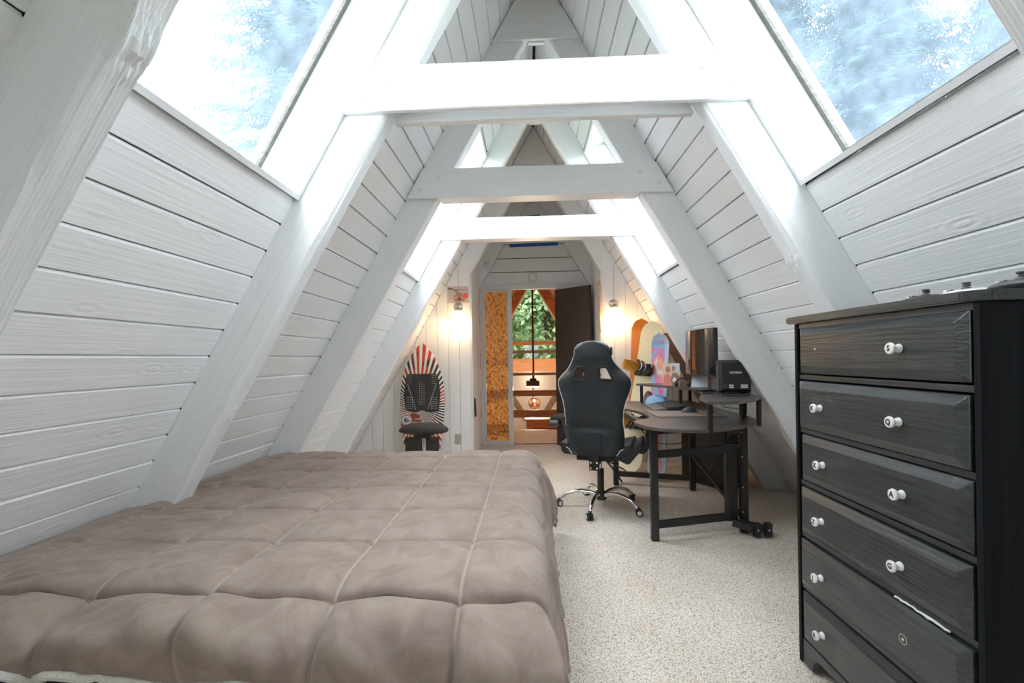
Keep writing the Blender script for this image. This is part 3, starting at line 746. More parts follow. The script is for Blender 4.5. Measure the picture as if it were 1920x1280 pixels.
hem = [p + Vector((0, .006*noise.noise(Vector((p.x*40, 0, 0))), .008*noise.noise(Vector((p.x*35, 4, 0))))) for p in hem]
obj('sherpa_edge', MB().tube(hem, [.013+.004*noise.noise(Vector((p.x*60, 2, 2))) for p in hem], 8), M_sherpa, co, smooth=True)

# ---------------------------------------------------------------- dresser
XF = .93
dr_ = thing('dresser', 'tall worn black dresser with six drawers and white ceramic knobs', 'dresser', (1.15, 1.45, 0))
obj('near_side', MB().box(XF, 1.36, 1.075, 1.095, .012, 1.279), M_dres_side, dr_, bev=.002)
obj('far_side', MB().box(XF, 1.36, 1.788, 1.808, .012, 1.279), M_dres_side, dr_, bev=.002)
obj('back_panel', MB().box(1.34, 1.36, 1.096, 1.787, .10, 1.279), M_dres_side, dr_)
obj('top', MB().prism([(XF-.022, 1.10), (XF+.012, 1.058), (1.378, 1.058), (1.378, 1.825), (XF-.022, 1.825)], lambda a, b, d: (a, b, d), 1.28, 1.305), M_dres, dr_, bev=.004)
obj('face_rail', MB().box(XF+.004, XF+.03, 1.096, 1.787, 1.262, 1.279), M_dres, dr_)
DRZ = [(1.262, 1.096), (1.068, .896), (.872, .704), (.678, .512), (.486, .318), (.292, .116)]
for i in range(5):
    zc = (DRZ[i][1] + DRZ[i+1][0])/2
    obj('divider', MB().box(XF+.006, XF+.03, 1.096, 1.787, zc-.008, zc+.008), M_dres, dr_)
# base apron with arched cut-out
pts = [(1.096, .105), (1.096, .015), (1.15, .015)]
pts += [(1.19+.04*-math.cos(t*PI/2/6), .015+.055*math.sin(t*PI/2/6)) for t in range(7)]
pts += [(1.69+.04*math.sin(t*PI/2/6), .015+.055*math.cos(t*PI/2/6)) for t in range(7)]
pts += [(1.787, .015), (1.787, .105)]
obj('apron', MB().prism(pts, lambda a, b, d: (d, a, b), XF+.004, XF+.024), M_dres, dr_)
KN = {0: [(1.287, 'S')], 1: [(1.287, 'Q'), (1.625, 'K')], 2: [(1.287, 'A'), (1.625, 'X')], 3: [(1.290, 'G'), (1.628, 'Z')], 4: [(1.631, 'J')], 5: [(1.290, 'B'), (1.634, 'R')]}
for i, (zt, zb) in enumerate(DRZ):
    yl, yh = 1.102 - (i == 0)*.0, 1.772
    tilt = (0, .004, -.002, .003, .006, .002)[i]
    c = .026
    x0 = XF - .012 - tilt
    V = [(x0+.013, yl, zb), (x0+.013, yh, zb), (x0+.013, yh, zt), (x0+.013, yl, zt),
         (x0, yl+c, zb+c), (x0, yh-c, zb+c), (x0, yh-c, zt-c), (x0, yl+c, zt-c)]
    B = [(XF+.022, y, z) for _, y, z in V[:4]]
    mb = MB().add(V + B, [(4, 5, 6, 7), (0, 1, 5, 4), (1, 2, 6, 5), (2, 3, 7, 6), (3, 0, 4, 7), (0, 8, 9, 1), (1, 9, 10, 2), (2, 10, 11, 3), (3, 11, 8, 0), (11, 10, 9, 8)])
    # grain runs along the width: use a mesh whose local X is the width
    d = obj('drawer', mb, M_dres, dr_, bev=.0015, seg=1)
    zm = (zt+zb)/2
    for ky, ch in KN[i]:
        Mk = Matrix.Translation((x0, ky, zm)) @ Matrix.Rotation(-PI/2, 4, 'Y')
        k = obj('knob', MB().lathe([(.010, 0), (.0125, .003), (.011, .008), (.0075, .014), (.009, .019), (.0145, .022), (.016, .026), (.0145, .030), (.001, .0315)], 20, Mk), M_cer, d, smooth=True)
        text('letter', ch, .021, Matrix.Translation((x0-.0315, ky, zm)) @ Matrix.Rotation(-PI/2, 4, 'Z') @ Matrix.Rotation(PI/2, 4, 'X'), M_ink, k, .0004, .0006)
    if i == 0:
        for y_, z_ in ((1.66, zm+.004),): obj('screw_hole', MB().lathe([(.0035, 0), (.0035, .0012), (.0005, .0012)], 10, Matrix.Translation((x0, y_, z_)) @ Matrix.Rotation(-PI/2, 4, 'Y')), M_cer, d)
    if i == 4:
        Mr = Matrix.Translation((x0-.0003, 1.285, zm)) @ Matrix.Rotation(-PI/2, 4, 'Y')
        ring = [Mr @ Vector((.013*math.cos(t*PI/8), .013*math.sin(t*PI/8), 0)) for t in range(17)]
        obj('knob_ring_mark', MB().tube(ring, .0007, 5, False).lathe([(.004, 0), (.004, .0008), (.0005, .0008)], 8, Mr), M_cer, d)
# chipped edge of the fourth drawer shelf, bare wood
ch_ = [(XF-.004, 1.16+i*.012, .496 + .0045*noise.noise(Vector((i*1.3, 0, 0)))) for i in range(15)]
obj('torn_paper_edge', MB().tube(ch_, [.0008+.003*abs(noise.noise(Vector((i*.9, 5, 0)))) + .002 for i in range(15)], 6), M_cer, dr_)
# game controllers on the dresser
def controller(loc, rz, m, label, s_=1):
    t = thing('game_controller', label, 'game controller', loc, rz, None)
    P = []
    n = 36
    for k in range(9):                    # height rings
        w = math.sin(PI*(k+.5)/9)**.5; z = .002 + .030*k/8
        ring = []
        for i in range(n):
            a = 2*PI*i/n; c, s2 = math.cos(a), math.sin(a)
            r = .062*(1 + .22*abs(c)**3) + (.030*max(0, -s2)*abs(c)**1.0*2 if s2 < 0 else 0)
            dip = .024*math.exp(-(c/.35)**2) if s2 < 0 else .006*math.exp(-(c/.4)**2)
            ring.append((r*c*w*1.08, (r-dip)*s2*w*.86, z))
        P.append(ring)
    mb = MB().grid(P, True); mb.f += [tuple(range(n)), tuple(range(8*n, 9*n))]; mb.m += [0, 0]
    obj('body', mb, m, t, smooth=True, world=False)
    for x, y in ((-.034, .012), (.018, -.014)):
        obj('thumbstick', MB().lathe([(.013, .028), (.010, .033), (.0045, .035), (.0045, .041), (.0085, .0425), (.0095, .045), (.0085, .047), (.001, .0465)], 18, Matrix.Translation((x, y, 0))), M_plast2, t, smooth=True, world=False)
    for i in range(4):
        a = i*PI/2
        obj('button', MB().lathe([(.0048, .030), (.0048, .035), (.001, .0365)], 10, Matrix.Translation((.042+.011*math.cos(a), .012+.011*math.sin(a), 0))), M_cer if i == 1 else M_plast, t, world=False)
    return t
controller((1.12, 1.455, 1.3052), R(76), M_plast, 'black game controller farthest back on the dresser top')
controller((1.12, 1.325, 1.3052), R(74), M_cer, 'white game controller in the middle of the dresser top')
controller((1.10, 1.16, 1.3052), R(68), M_plast2, 'charcoal game controller at the near corner of the dresser top')

# ---------------------------------------------------------------- desk
dk = thing('corner_desk', 'black desk with a curved wood-look top, raised shelves and square metal legs', 'desk', (1.0, 3.6, 0))
OUT = [(.597, 3.08), (.60, 2.95), (.635, 2.83), (.70, 2.755), (.80, 2.71), (.92, 2.70), (1.06, 2.755), (1.20, 2.85), (1.33, 2.99), (1.41, 3.14), (1.43, 3.26), (1.43, 4.46), (.60, 4.46), (.60, 4.06), (.635, 3.97), (.69, 3.85), (.745, 3.68), (.768, 3.50), (.765, 3.36), (.75, 3.28), (.70, 3.20), (.63, 3.14)]
obj('desktop', MB().prism(OUT, lambda a, b, d: (a, b, d), .722, .742), M_top, dk, bev=.003)
SH1 = [(.915, 4.42), (.925, 4.30), (1.02, 4.13), (1.115, 3.90), (1.17, 3.64), (1.15, 3.42), (1.11, 3.27), (1.44, 3.27), (1.44, 4.42)]
SH2 = [(.99, 2.99), (.950, 2.75), (1.03, 2.71), (1.12, 2.72), (1.28, 2.86), (1.40, 3.04), (1.435, 3.26), (1.10, 3.26)]
obj('upper_shelf', MB().prism(SH1, lambda a, b, d: (a, b, d), .893, .911), M_top, dk, bev=.002)
obj('upper_shelf', MB().prism(SH2, lambda a, b, d: (a, b, d), .883, .899), M_top, dk, bev=.002)
for x, y, z0, z1 in ((.945, 4.33, .743, .892), (1.13, 3.80, .743, .892), (1.40, 3.32, .743, .892), (.957, 2.722, .68, .882), (1.412, 3.10, .70, .882), (1.36, 3.20, .743, .882), (1.40, 4.38, .743, .892)):
    obj('shelf_post', MB().box(x-.012, x+.012, y-.012, y+.012, z0, z1), M_metal, dk, bev=.002)
obj('shelf_rail', MB().box(1.16, 1.41, 3.185, 3.205, .868, .882), M_metal, dk)
LG = [(.70, 2.985), (1.315, 3.12), (.69, 4.27), (1.315, 4.09)]
for x, y in LG: obj('leg', MB().box(x-.023, x+.023, y-.020, y+.020, 0, .721), M_metal, dk, bev=.002)
def bar(p, q, w=.02, h=.02, nm='crossbar', m=None, par=None, bv=.0015):
    p, q = Vector(p), Vector(q); d = q-p; L = d.length; x = d.normalized(); z = Vector((0, 0, 1)); y = z.cross(x)
    if y.length < 1e-3: y = Vector((1, 0, 0))
    y.normalize(); z = x.cross(y)
    M = Matrix.Translation(p) @ Matrix((x, y, z)).transposed().to_4x4()
    return obj(nm, MB().box(0, L, -w/2, w/2, -h/2, h/2, M=M), m or M_metal, par or dk, bev=bv)
bar((.724, 2.990, .545), (1.203, 3.13, .545), .03, .045)
bar((.724, 2.990, .100), (1.203, 3.13, .100), .03, .045)
bar((.724, 2.990, .695), (1.290, 3.115, .695), .03, .045)
bar((.714, 4.265, .105), (1.290, 4.10, .105), .03, .045)
bar((.69, 3.01, .70), (.69, 4.245, .70), .03, .035)
bar((1.315, 3.145, .70), (1.315, 4.065, .70), .03, .035)
bar((1.315, 4.065, .30), (1.30, 3.145, .11), .02, .025, 'brace')
for x, y in ((1.222, 3.135), (1.262, 3.145)):
    obj('folding_upright', MB().box(x-.018, x+.018, y-.02, y+.02, .075, .572), M_metal, dk, bev=.002)
for dx in (0, .036):
    f_ = bar((1.235+dx, 3.10, .075), (1.335+dx*1.7, 3.03, .055), .033, .045, 'foot')
    a_ = Vector((1.350+dx*1.9, 3.02, .055))
    obj('foot_end', MB().box(a_.x-.021, a_.x+.021, a_.y-.018, a_.y+.018, .012, .098), M_metal, dk, bev=.003)
    obj('bolt', MB().lathe([(.006, 0), (.005, .003), (.001, .004)], 10, Matrix.Translation((a_.x, a_.y-.018, .055)) @ Matrix.Rotation(PI/2, 4, 'X')), M_cer, dk)
for z in (.66, .50, .30, .14): obj('bolt', MB().lathe([(.005, 0), (.004, .003), (.001, .004)], 8, Matrix.Translation((1.300, 3.0995, z)) @ Matrix.Rotation(PI/2, 4, 'X')), M_cer, dk)
tag(obj('mouse_mat', MB().box(.805, 1.275, 3.262, 3.64, .7425, .7465), M_mat, bev=.001), 'brown mouse mat on the desk', 'mouse mat')
# keyboard with palm rest
kb = thing('keyboard', 'black split-height keyboard with palm rest on the desk', 'keyboard', (1.03, 3.83, .743), R(-4))
obj('case', MB().add([(-.05, -.22, 0), (.10, -.22, 0), (.10, .22, 0), (-.05, .22, 0), (-.05, -.22, .018), (.10, -.22, .038), (.10, .22, .038), (-.05, .22, .018)], [(0, 3, 2, 1), (4, 5, 6, 7), (0, 1, 5, 4), (1, 2, 6, 5), (2, 3, 7, 6), (3, 0, 4, 7)]), M_plast, kb, world=False)
obj('palm_rest', MB().add([(-.14, -.20, .001), (-.051, -.22, .001), (-.051, .22, .001), (-.14, .20, .001), (-.14, -.20, .006), (-.051, -.22, .020), (-.051, .22, .020), (-.14, .20, .006)], [(0, 3, 2, 1), (4, 5, 6, 7), (0, 1, 5, 4), (1, 2, 6, 5), (2, 3, 7, 6), (3, 0, 4, 7)]), M_plast2, kb, world=False)
km = MB()
for r_ in range(6):
    for c_ in range(18):
        x = -.043 + r_*.0235; y = -.212 + c_*.0238; z = .018 + (x+.05)/.15*.020
        km.box(x, x+.019, y, y+.019, z, z+.008)
o = obj('keys', km, M_plast2, kb, world=False); o['kind'] = 'stuff'
# mouse
ms = thing('computer_mouse', 'black computer mouse on the brown mat', 'mouse', (1.10, 3.50, .7466), R(12))
P = []
for i in range(13):
    t = i/12; w = .032*math.sin(PI*min(1, t*.92+.06))**.45*(1-.12*math.sin(PI*t)); hh_ = .040*math.sin(PI*(t*.86+.1))**.8
    P.append([((t-.5)*.122, w*math.cos(a*PI/10), max(0, hh_*math.sin(a*PI/10))) for a in range(11)])
mb = MB().grid(P); mb.f += [tuple(range(11)), tuple(range(12*11, 13*11))]; mb.m += [0, 0]
obj('shell', mb, M_plast2, ms, smooth=True, world=False)
obj('scroll_wheel', MB().lathe([(.007, -.003), (.007, .003)], 12, Matrix.Translation((.038, 0, .027)) @ Matrix.Rotation(PI/2, 4, 'X')), M_plast, ms, world=False)
# monitor (curved)
mn = thing('monitor', 'curved black computer monitor on the upper desk shelf', 'monitor', (1.15, 3.475, .912))
def scr(t, z, off=0): # t -1..1 across
    y = 3.475 + t*.285; x = 1.118 + .045*t*t + off
    return (x, y, z)
Z0, Z1 = 1.020, 1.352
def curvebox(ta, tb, z0, z1, xa, xb, n=16):
    P = []
    for i in range(n+1):
        t = ta + (tb-ta)*i/n
        P.append([scr(t, z0, xa), scr(t, z1, xa), scr(t, z1, xb), scr(t, z0, xb)])
    mb = MB().grid(P, True); mb.f += [(0, 1, 2, 3), tuple(range(n*4, n*4+4))]; mb.m += [0, 0]; return mb
obj('housing', curvebox(-1, 1, Z0, Z1, .003, .028), M_plast, mn)
M_screen = mat('dark_glossy_screen', (.012, .012, .013), .06, spec=.8)
obj('screen', curvebox(-.98, .98, Z0+.012, Z1-.006, -.0005, .0025), M_screen, mn, smooth=True)
obj('rear_case', curvebox(-.5, .5, Z0+.05, Z1-.06, .0285, .07, 8), M_plast, mn, bev=.004)
obj('stand_column', MB().box(1.240, 1.272, 3.44, 3.51, .925, 1.27), M_plast, mn, bev=.004)
obj('stand_base', MB().prism([(1.09, 3.34), (1.12, 3.30), (1.30, 3.36), (1.33, 3.48), (1.30, 3.60), (1.12, 3.64), (1.09, 3.60)], lambda a, b, d: (a, b, d), .9115, .923), M_plast, mn, bev=.003)
# network drive
nd = thing('network_drive', 'black network storage box on the end of the desk shelf', 'storage device', (1.275, 3.19, .90), R(-6))
obj('shell', MB().box(-.100, .100, -.075, .11, .024, .232), M_plast2, nd, bev=.006, world=False)
obj('front_door', MB().add([(-.100, -.0755, .024), (.100, -.0755, .024), (.100, -.0755, .232), (-.100, -.0755, .232), (-.083, -.096, .040), (.083, -.096, .040), (.083, -.096, .215), (-.083, -.096, .215)],
    [(4, 5, 6, 7), (0, 1, 5, 4), (1, 2, 6, 5), (2, 3, 7, 6), (3, 0, 4, 7)]), M_plast, nd, world=False)
obj('base_plate', MB().box(-.09, .09, -.09, .09, .0005, .010), M_plast2, nd, bev=.002, world=False)
for x in (-.07, .07):
    obj('foot', MB().box(x-.012, x+.012, -.06, .06, .0105, .0238), M_plast, nd, world=False)
Mx = Matrix.Translation((0, -.0965, 0)) @ Matrix.Rotation(PI/2, 4, 'X')
o = text('brand_lettering', 'NETGEAR', .017, Matrix.Translation((.0, -.0965, .150)) @ Matrix.Rotation(PI/2, 4, 'X'), M_cer, nd, .0004, .0005); o.location = (0, 0, 0)
for x, w in ((-.066, .022), (-.028, .028), (.052, .044)):
    for z in (.050, .063): obj('status_label', MB().box(x-w/2, x+w/2, -.0972, -.0962, z, z+.009), M_cer if x > -.05 else M_plast2, nd, world=False)
# laptop-like white tablet stand behind monitor
def print_card(name, label, cat, M, w, h, bgcol, shapes, par=None):
    """flat printed card: base plus thin printed shapes; shapes = (colour, polygon)"""
    t = thing(name, label, cat, M.translation)
    base = obj('card', MB().box(-w/2, w/2, 0, .0015, 0, h, M=M), mat(name+'_ground_'+str(len(MATS)), bgcol, .35), t)
    for i, (c, poly) in enumerate(shapes):
        obj('printed_shape', MB().prism([(a*w-w/2, b*h) for a, b in poly], lambda a, b, d: M @ Vector((a, d, b)), -.0004-.0003*i, -.0001-.0003*i), mat('print_'+'_'.join(str(round(v, 2)) for v in c), c, .4), t)
    return t
circ = lambda cx, cy, rx, ry, n=14: [(cx+rx*math.cos(2*PI*i/n), cy+ry*math.sin(2*PI*i/n)) for i in range(n)]
SKIN = (.50, .22, .12)
Mp = Matrix.Translation((-.868, YEND-.0185, 1.792))
print_card('photo_print', 'photo print of a bather kneeling on sand beside a red ball, above the left lamp', 'photo', Mp, .24, .185, (.62, .56, .50),
    [((.20, .16, .15), [(0, .86), (.10, .95), (.30, .84), (.62, .80), (.98, .80), (1, .77), (.6, .76), (.3, .78), (.08, .82)]),
     ((.70, .52, .42), [(.05, .10), (.95, .12), (.98, .2), (.6, .25), (.1, .2)]),
     (SKIN, circ(.42, .74, .08, .10)),
     (SKIN, [(.45, .68), (.62, .60), (.70, .55), (.80, .30), (.76, .28), (.66, .42), (.64, .28), (.50, .28), (.46, .45), (.30, .20), (.26, .22), (.40, .50)]),
     (SKIN, [(.30, .12), (.60, .08), (.84, .14), (.84, .24), (.66, .28), (.48, .28), (.34, .20)]),
     ((.10, .06, .06), [(.48, .30), (.66, .30), (.62, .18), (.54, .16)]),
     ((.85, .10, .06), circ(.86, .42, .10, .16))])
Ml = Matrix.Translation((1.11, 3.97, .913)) @ Matrix.Rotation(R(-18), 4, 'Z') @ Matrix.Rotation(R(-14), 4, 'X')
print_card('photo_print', 'photo print of two people leaning at the back of the desk shelf', 'photo', Ml, .135, .195, (.72, .50, .36),
    [((.55, .60, .66), [(.55, .6), (1, .6), (1, 1), (.5, 1)]),
     ((.42, .20, .12), circ(.30, .72, .15, .14)), (SKIN, circ(.64, .76, .11, .13)),
     ((.70, .22, .16), [(0, 0), (.45, 0), (.48, .35), (.35, .55), (.1, .5)]), ((.30, .16, .12), [(.5, 0), (1, 0), (1, .4), (.8, .58), (.55, .55), (.48, .3)]),
     ((.85, .78, .70), [(.55, .25), (.68, .40), (.80, .28), (.70, .10)])])
# small objects under the monitor
hp = thing('headphones', 'black headphones lying on the shelf behind the monitor', 'headphones', (1.18, 3.92, .912))
arc = [(1.15+.045*math.cos(t*PI/10), 3.80+.02*t/10, .940+.045*math.sin(t*PI/10)) for t in range(11)]
obj('headband', MB().tube(arc, .007, 8), M_plast, hp, smooth=True)
for p in (arc[0], arc[-1]): obj('ear_cup', MB().ball((p[0], p[1], .939), .026, 14, sc3=(.6, 1, 1)), M_plast, hp, smooth=True)
wc = thing('notebook', 'pale grey notebook propped behind the monitor base', 'notebook', (1.26, 3.62, .912))
obj('cover', MB().box(-.06, .06, 0, .012, 0, .12, M=Matrix.Translation((1.23, 3.66, .9125)) @ Matrix.Rotation(R(-30), 4, 'Z') @ Matrix.Rotation(R(-25), 4, 'X')), mat('pale_grey_cover', (.6, .62, .64), .5), wc)
# cloths at the end of the desk
def cloth(name, label, c, r, m, seed):
    P = []; n = 30
    for k in range(9):
        u = k/8; ring = []
        for i in range(n):
            a = 2*PI*i/n; q = 1 + .35*noise.noise(Vector((math.cos(a)*1.7, math.sin(a)*1.7, seed)))
            ring.append((c[0]+r[0]*q*math.cos(a)*math.cos(u*PI/2*.98), c[1]+r[1]*q*math.sin(a)*math.cos(u*PI/2*.98), c[2]+max(0, r[2]*math.sin(u*PI/2)+.014*noise.noise(Vector((a*2.2, u*5, seed)))*(u > .1))))
        P.append(ring)
    mb = MB().grid(P, True); mb.f += [tuple(range(n)), tuple(range(8*n, 9*n))]; mb.m += [0, 0]
    return tag(obj(name, mb, m, smooth=True), label, 'cloth')
cloth('blue_cloth', 'crumpled light blue cloth at the far end of the desk', (1.04, 4.16, .743), (.10, .09, .075), M_blue_cloth, 3)
cloth('pink_cloth', 'small crumpled dusty pink cloth behind the blue cloth', (1.02, 4.37, .743), (.05, .05, .095), M_pink_cloth, 6)
# pc tower
pc = thing('computer_tower', 'large black computer tower on the carpet under the desk', 'computer', (1.57, 4.30, 0), R(28))
obj('case', MB().box(-.13, .13, -.25, .25, .02, .52), M_plast, pc, bev=.006, world=False)
obj('front_panel', MB().box(-.125, .125, -.262, -.2505, .03, .51), M_plast2, pc, bev=.004, world=False)
for i in range(9): obj('vent_slot', MB().box(-.10, .10, -.2655, -.2625, .08+i*.022, .09+i*.022), M_black_gap, pc, world=False)
for z in (.36, .40, .44): obj('drive_cover', MB().box(-.10, .10, -.267, -.2625, z, z+.032), M_plast, pc, bev=.002, world=False)
obj('label_sticker', MB().box(-.05, .02, -.2685, -.2675, .375, .388), M_cer, pc, world=False)
for x in (-.1, .1):
    for y in (-.2, .2): obj('foot', MB().box(x-.02, x+.02, y-.02, y+.02, 0, .0195), M_plast, pc, world=False)
# cables
def cable(pts, label, r=.0035):
    P = []
    pts = [Vector(p) for p in pts]
    for i in range(len(pts)-1):
        a = pts[max(i-1, 0)]; b = pts[i]; c = pts[i+1]; d = pts[min(i+2, len(pts)-1)]
        for k in range(8):
            t = k/8; P.append(.5*((2*b)+(c-a)*t+(2*a-5*b+4*c-d)*t*t+(3*b-a-3*c+d)*t**3))
    P.append(pts[-1])
    return tag(obj('cable', MB().tube(P, r, 6), M_plast, smooth=True), label, 'cable')
cable([(1.20, 3.30, .88), (1.25, 3.45, .76), (1.45, 3.5, .60), (1.36, 3.7, .30), (1.33, 3.8, .14), (1.30, 3.9, .12), (1.33, 3.95, .20)], 'black cable hanging in a loop under the right end of the desk')
cable([(1.46, 3.38, .90), (1.465, 3.40, .75), (1.47, 3.5, .60), (1.50, 3.9, .55)], 'black cable dropping behind the network box')
cable([(1.27, 3.3, .882), (1.26, 3.30, .83), (1.29, 3.32, .80), (1.45, 3.36, .77), (1.47, 3.5, .68)], 'thin cable hooked below the shelf beside the network box', .0025)
cable([(.80, 4.2, .70), (.95, 4.1, .45), (1.15, 4.0, .42), (1.28, 3.96, .5), (1.30, 3.9, .68)], 'sagging black cable between the far desk legs')

# ---------------------------------------------------------------- gaming chair
ch = thing('gaming_chair', 'black high-backed gaming chair with white piping seen from behind', 'chair', (.46, 3.65, 0), R(-17))
HWZ = [(.455, .165), (.475, .192), (.52, .208), (.60, .212), (.70, .206), (.78, .211), (.85, .228), (.92, .256), (.97, .268), (1.005, .262), (1.04, .232), (1.07, .200), (1.10, .172), (1.14, .146), (1.18, .133), (1.22, .128)]
def hw(z):
    for (a, b), (c, d) in zip(HWZ[:-1], HWZ[1:]):
        if a <= z <= c:
            t = (z-a)/(c-a); return b + (d-b)*t
    return HWZ[-1][1] if z > HWZ[-1][0] else HWZ[0][1]
def hws(z): return (hw(z-.012)+2*hw(z)+hw(z+.012))/4 if z > .47 else hw(z)
yb = lambda z: -.262 - (z-.45)*.045
HOLES = [[(s*.045, 1.095), (s*.048, 1.005), (s*.150, 1.000), (s*.105, 1.098)] for s in (-1, 1)]
def inside(x, z, poly):
    c = False
    for i in range(len(poly)):
        (x1, z1), (x2, z2) = poly[i], poly[i-1]
        if (z1 > z) != (z2 > z) and x < (x2-x1)*(z-z1)/(z2-z1)+x1: c = not c
    return c
nt_, nz_ = 56, 110
zz = [.455 + (1.225-.455)*j/nz_ for j in range(nz_+1)]
def back_pt(t, z, sgn):
    w = hws(z); x = w*t
    th = .030*(1-abs(t)**4)**.5 + .004
    wing = .055*abs(t)**3*sm(.75, .95, z)*(1-sm(1.05, 1.15, z))  # shoulder wings curl forward
    wing += .05*abs(t)**4*sm(.75, .5, z)
    lum = -.014*math.exp(-((z-.66)/.035)**2)*(1-t*t) if sgn < 0 else 0
    return (x, yb(z) + sgn*th + wing + lum*(-1) if sgn < 0 else yb(z)+th+.02*(1-t*t)+wing, z)
mb = MB(); keep = {}
for sgn in (-1, 1):
    base = len(mb.v)
    mb.v += [back_pt(-1+2*i/nt_, z, sgn) for z in zz for i in range(nt_+1)]
    for j in range(nz_):
        for i in range(nt_):
            zc = (zz[j]+zz[j+1])/2; xc = hws(zc)*(-1+2*(i+.5)/nt_)
            if any(inside(xc, zc, h) for h in HOLES): keep[(i, j)] = 1; continue
            k = base + j*(nt_+1)+i
            mb.f.append((k, k+1, k+nt_+2, k+nt_+1)); mb.m.append(0)
n1 = (nt_+1)*(nz_+1)
def wallq(a, b): mb.f.append((a, b, b+n1, a+n1)); mb.m.append(0)
for j in range(nz_):
    wallq(j*(nt_+1), (j+1)*(nt_+1)); wallq(j*(nt_+1)+nt_, (j+1)*(nt_+1)+nt_)
for i in range(nt_): wallq(i, i+1); wallq(nz_*(nt_+1)+i, nz_*(nt_+1)+i+1)
for (i, j) in keep:
    k = j*(nt_+1)+i
    if (i-1, j) not in keep: wallq(k, k+nt_+1)
    if (i+1, j) not in keep: wallq(k+1, k+nt_+2)
    if (i, j-1) not in keep: wallq(k, k+1)
    if (i, j+1) not in keep: wallq(k+nt_+1, k+nt_+2)
bk_ = obj('backrest', mb, M_leather, ch, smooth=True, world=False)
for s, h in zip((-1, 1), HOLES):
    cx = sum(p[0] for p in h)/4; cz = sum(p[1] for p in h)/4
    pts = []
    m4 = len(h)
    for i in range(m4):
        a, b = Vector(h[i]), Vector(h[(i+1) % m4])
        for t in (.12, .5, .88): q = a.lerp(b, t); pts.append((q.x, yb(q.y)-.030+.012*(abs(q.x)/.2)**2, q.y))
    pts.append(pts[0]); pts.append(pts[1])
    obj('opening_ring', MB().tube(pts, .011, 8, False), M_plast, bk_, smooth=True, world=False)
    pts2 = [(cx+(p[0]-cx)*.86, p[1]+.02, cz+(p[2]-cz)*.86) for p in pts]
    obj('opening_piping', MB().tube(pts2, .0025, 6, False), M_piping, bk_, smooth=True, world=False)
for s in (-1, 1):
    edge = [(s*(hws(z)+.001), back_pt(s*1., z, -1)[1]-.001, z) for z in zz[30::2] if z < 1.175]
    obj('piping', MB().tube(edge, .0035, 6), M_piping, bk_, smooth=True, world=False)
    seam = []
    for z in [.52+i*.02 for i in range(23)]:
        t = (.178 - .02*(z-.52))/hws(z); p = back_pt(s*t, z, -1); seam.append((p[0], p[1]-.0005, z))
    obj('seam', MB().tube(seam, .0022, 5), M_plast, bk_, smooth=True, world=False)
    obj('hem_piping', MB().tube([(s*.205, -.275, .508), (s*.185, -.283, .500), (s*.172, -.286, .480), (s*.160, -.286, .462)], .0035, 6), M_piping, bk_, smooth=True, world=False)
# strap flap at the small of the back
P = [[(x, yb(z)-.037-.004*math.sin(i*1.1), z) for x in (-.055, -.02, .02, .055)] for i, z in enumerate((.485, .52, .56, .60, .625))]
Q = [[(x, y+.02, z) for x, y, z in r] for r in P]
mb = MB().grid(P).grid(Q)
obj('strap_flap', MB().prism([(-.055, .485), (.055, .485), (.055, .625), (-.055, .625)], lambda a, b, d: (a, d, b), yb(.55)-.041, yb(.55)-.02), M_leather, ch, bev=.003, world=False)
# head pillow
P = []
for j in range(15):
    z = 1.150 + .128*j/14; u = j/14
    w = .131*(1-.05*u) if u < .45 else .1245*math.sqrt(max(0, 1-((u-.45)/.56)**2.4))+.002
    ring = []
    for i in range(24):
        a = 2*PI*i/24; c, s2 = math.cos(a), math.sin(a)
        ring.append((w*math.copysign(abs(c)**.6, c), yb(z)+.004+.046*math.copysign(abs(s2)**.8, s2)*(1-.35*u*u), z))
    P.append(ring)
mb = MB().grid(P, True); mb.f += [tuple(range(24)), tuple(range(14*24, 15*24))]; mb.m += [0, 0]
hd = obj('head_pillow', mb, M_leather, ch, smooth=True, world=False)
crown = [(P[j][0 if s > 0 else 12][0]*1.01, P[j][0][1]-.010, P[j][0][2]) for s in (-1,) for j in range(2, 15)] + [(P[j][0][0]*1.01, P[j][0][1]-.010, P[j][0][2]) for j in range(14, 1, -1)]
obj('piping', MB().tube(crown, .003, 6), M_piping, hd, smooth=True, world=False)
obj('strap', MB().box(-.085, .125, yb(1.16)-.049, yb(1.16)-.044, 1.153, 1.176), M_plast, hd, bev=.002, world=False)
obj('strap_clip', MB().box(.128, .142, yb(1.2)-.015, yb(1.2)+.015, 1.175, 1.235), M_plast, hd, bev=.004, world=False)
# seat
mb = MB()
P = []
for j in range(13):
    y = -.245 + .50*j/12
    row = []
    for i in range(25):
        t = -1+2*i/24; x = .262*t
        z = .505 + .035*abs(t)**3 + (.0 if j < 11 else -.02*(j-10))
        row.append((x, y, z))
    P.append(row)
Q = [[(x*.94, y, .432 + .02*abs(x)/.26) for x, y, z in r] for r in P]
mb.grid(P); b0 = len(mb.v); mb.grid(Q)
na, nb = 13, 25
for i in range(nb-1): mb.f += [(i, i+1, b0+i+1, b0+i), ((na-1)*nb+i, (na-1)*nb+i+1, b0+(na-1)*nb+i+1, b0+(na-1)*nb+i)]; mb.m += [0, 0]
for j in range(na-1): mb.f += [(j*nb, (j+1)*nb, b0+(j+1)*nb, b0+j*nb), (j*nb+nb-1, (j+1)*nb+nb-1, b0+(j+1)*nb+nb-1, b0+j*nb+nb-1)]; mb.m += [0, 0]
obj('seat', mb, M_leather, ch, smooth=True, bev=.012, world=False)
obj('seat_frame', MB().box(-.15, .15, -.18, .16, .395, .431), M_metal, ch, bev=.004, world=False)
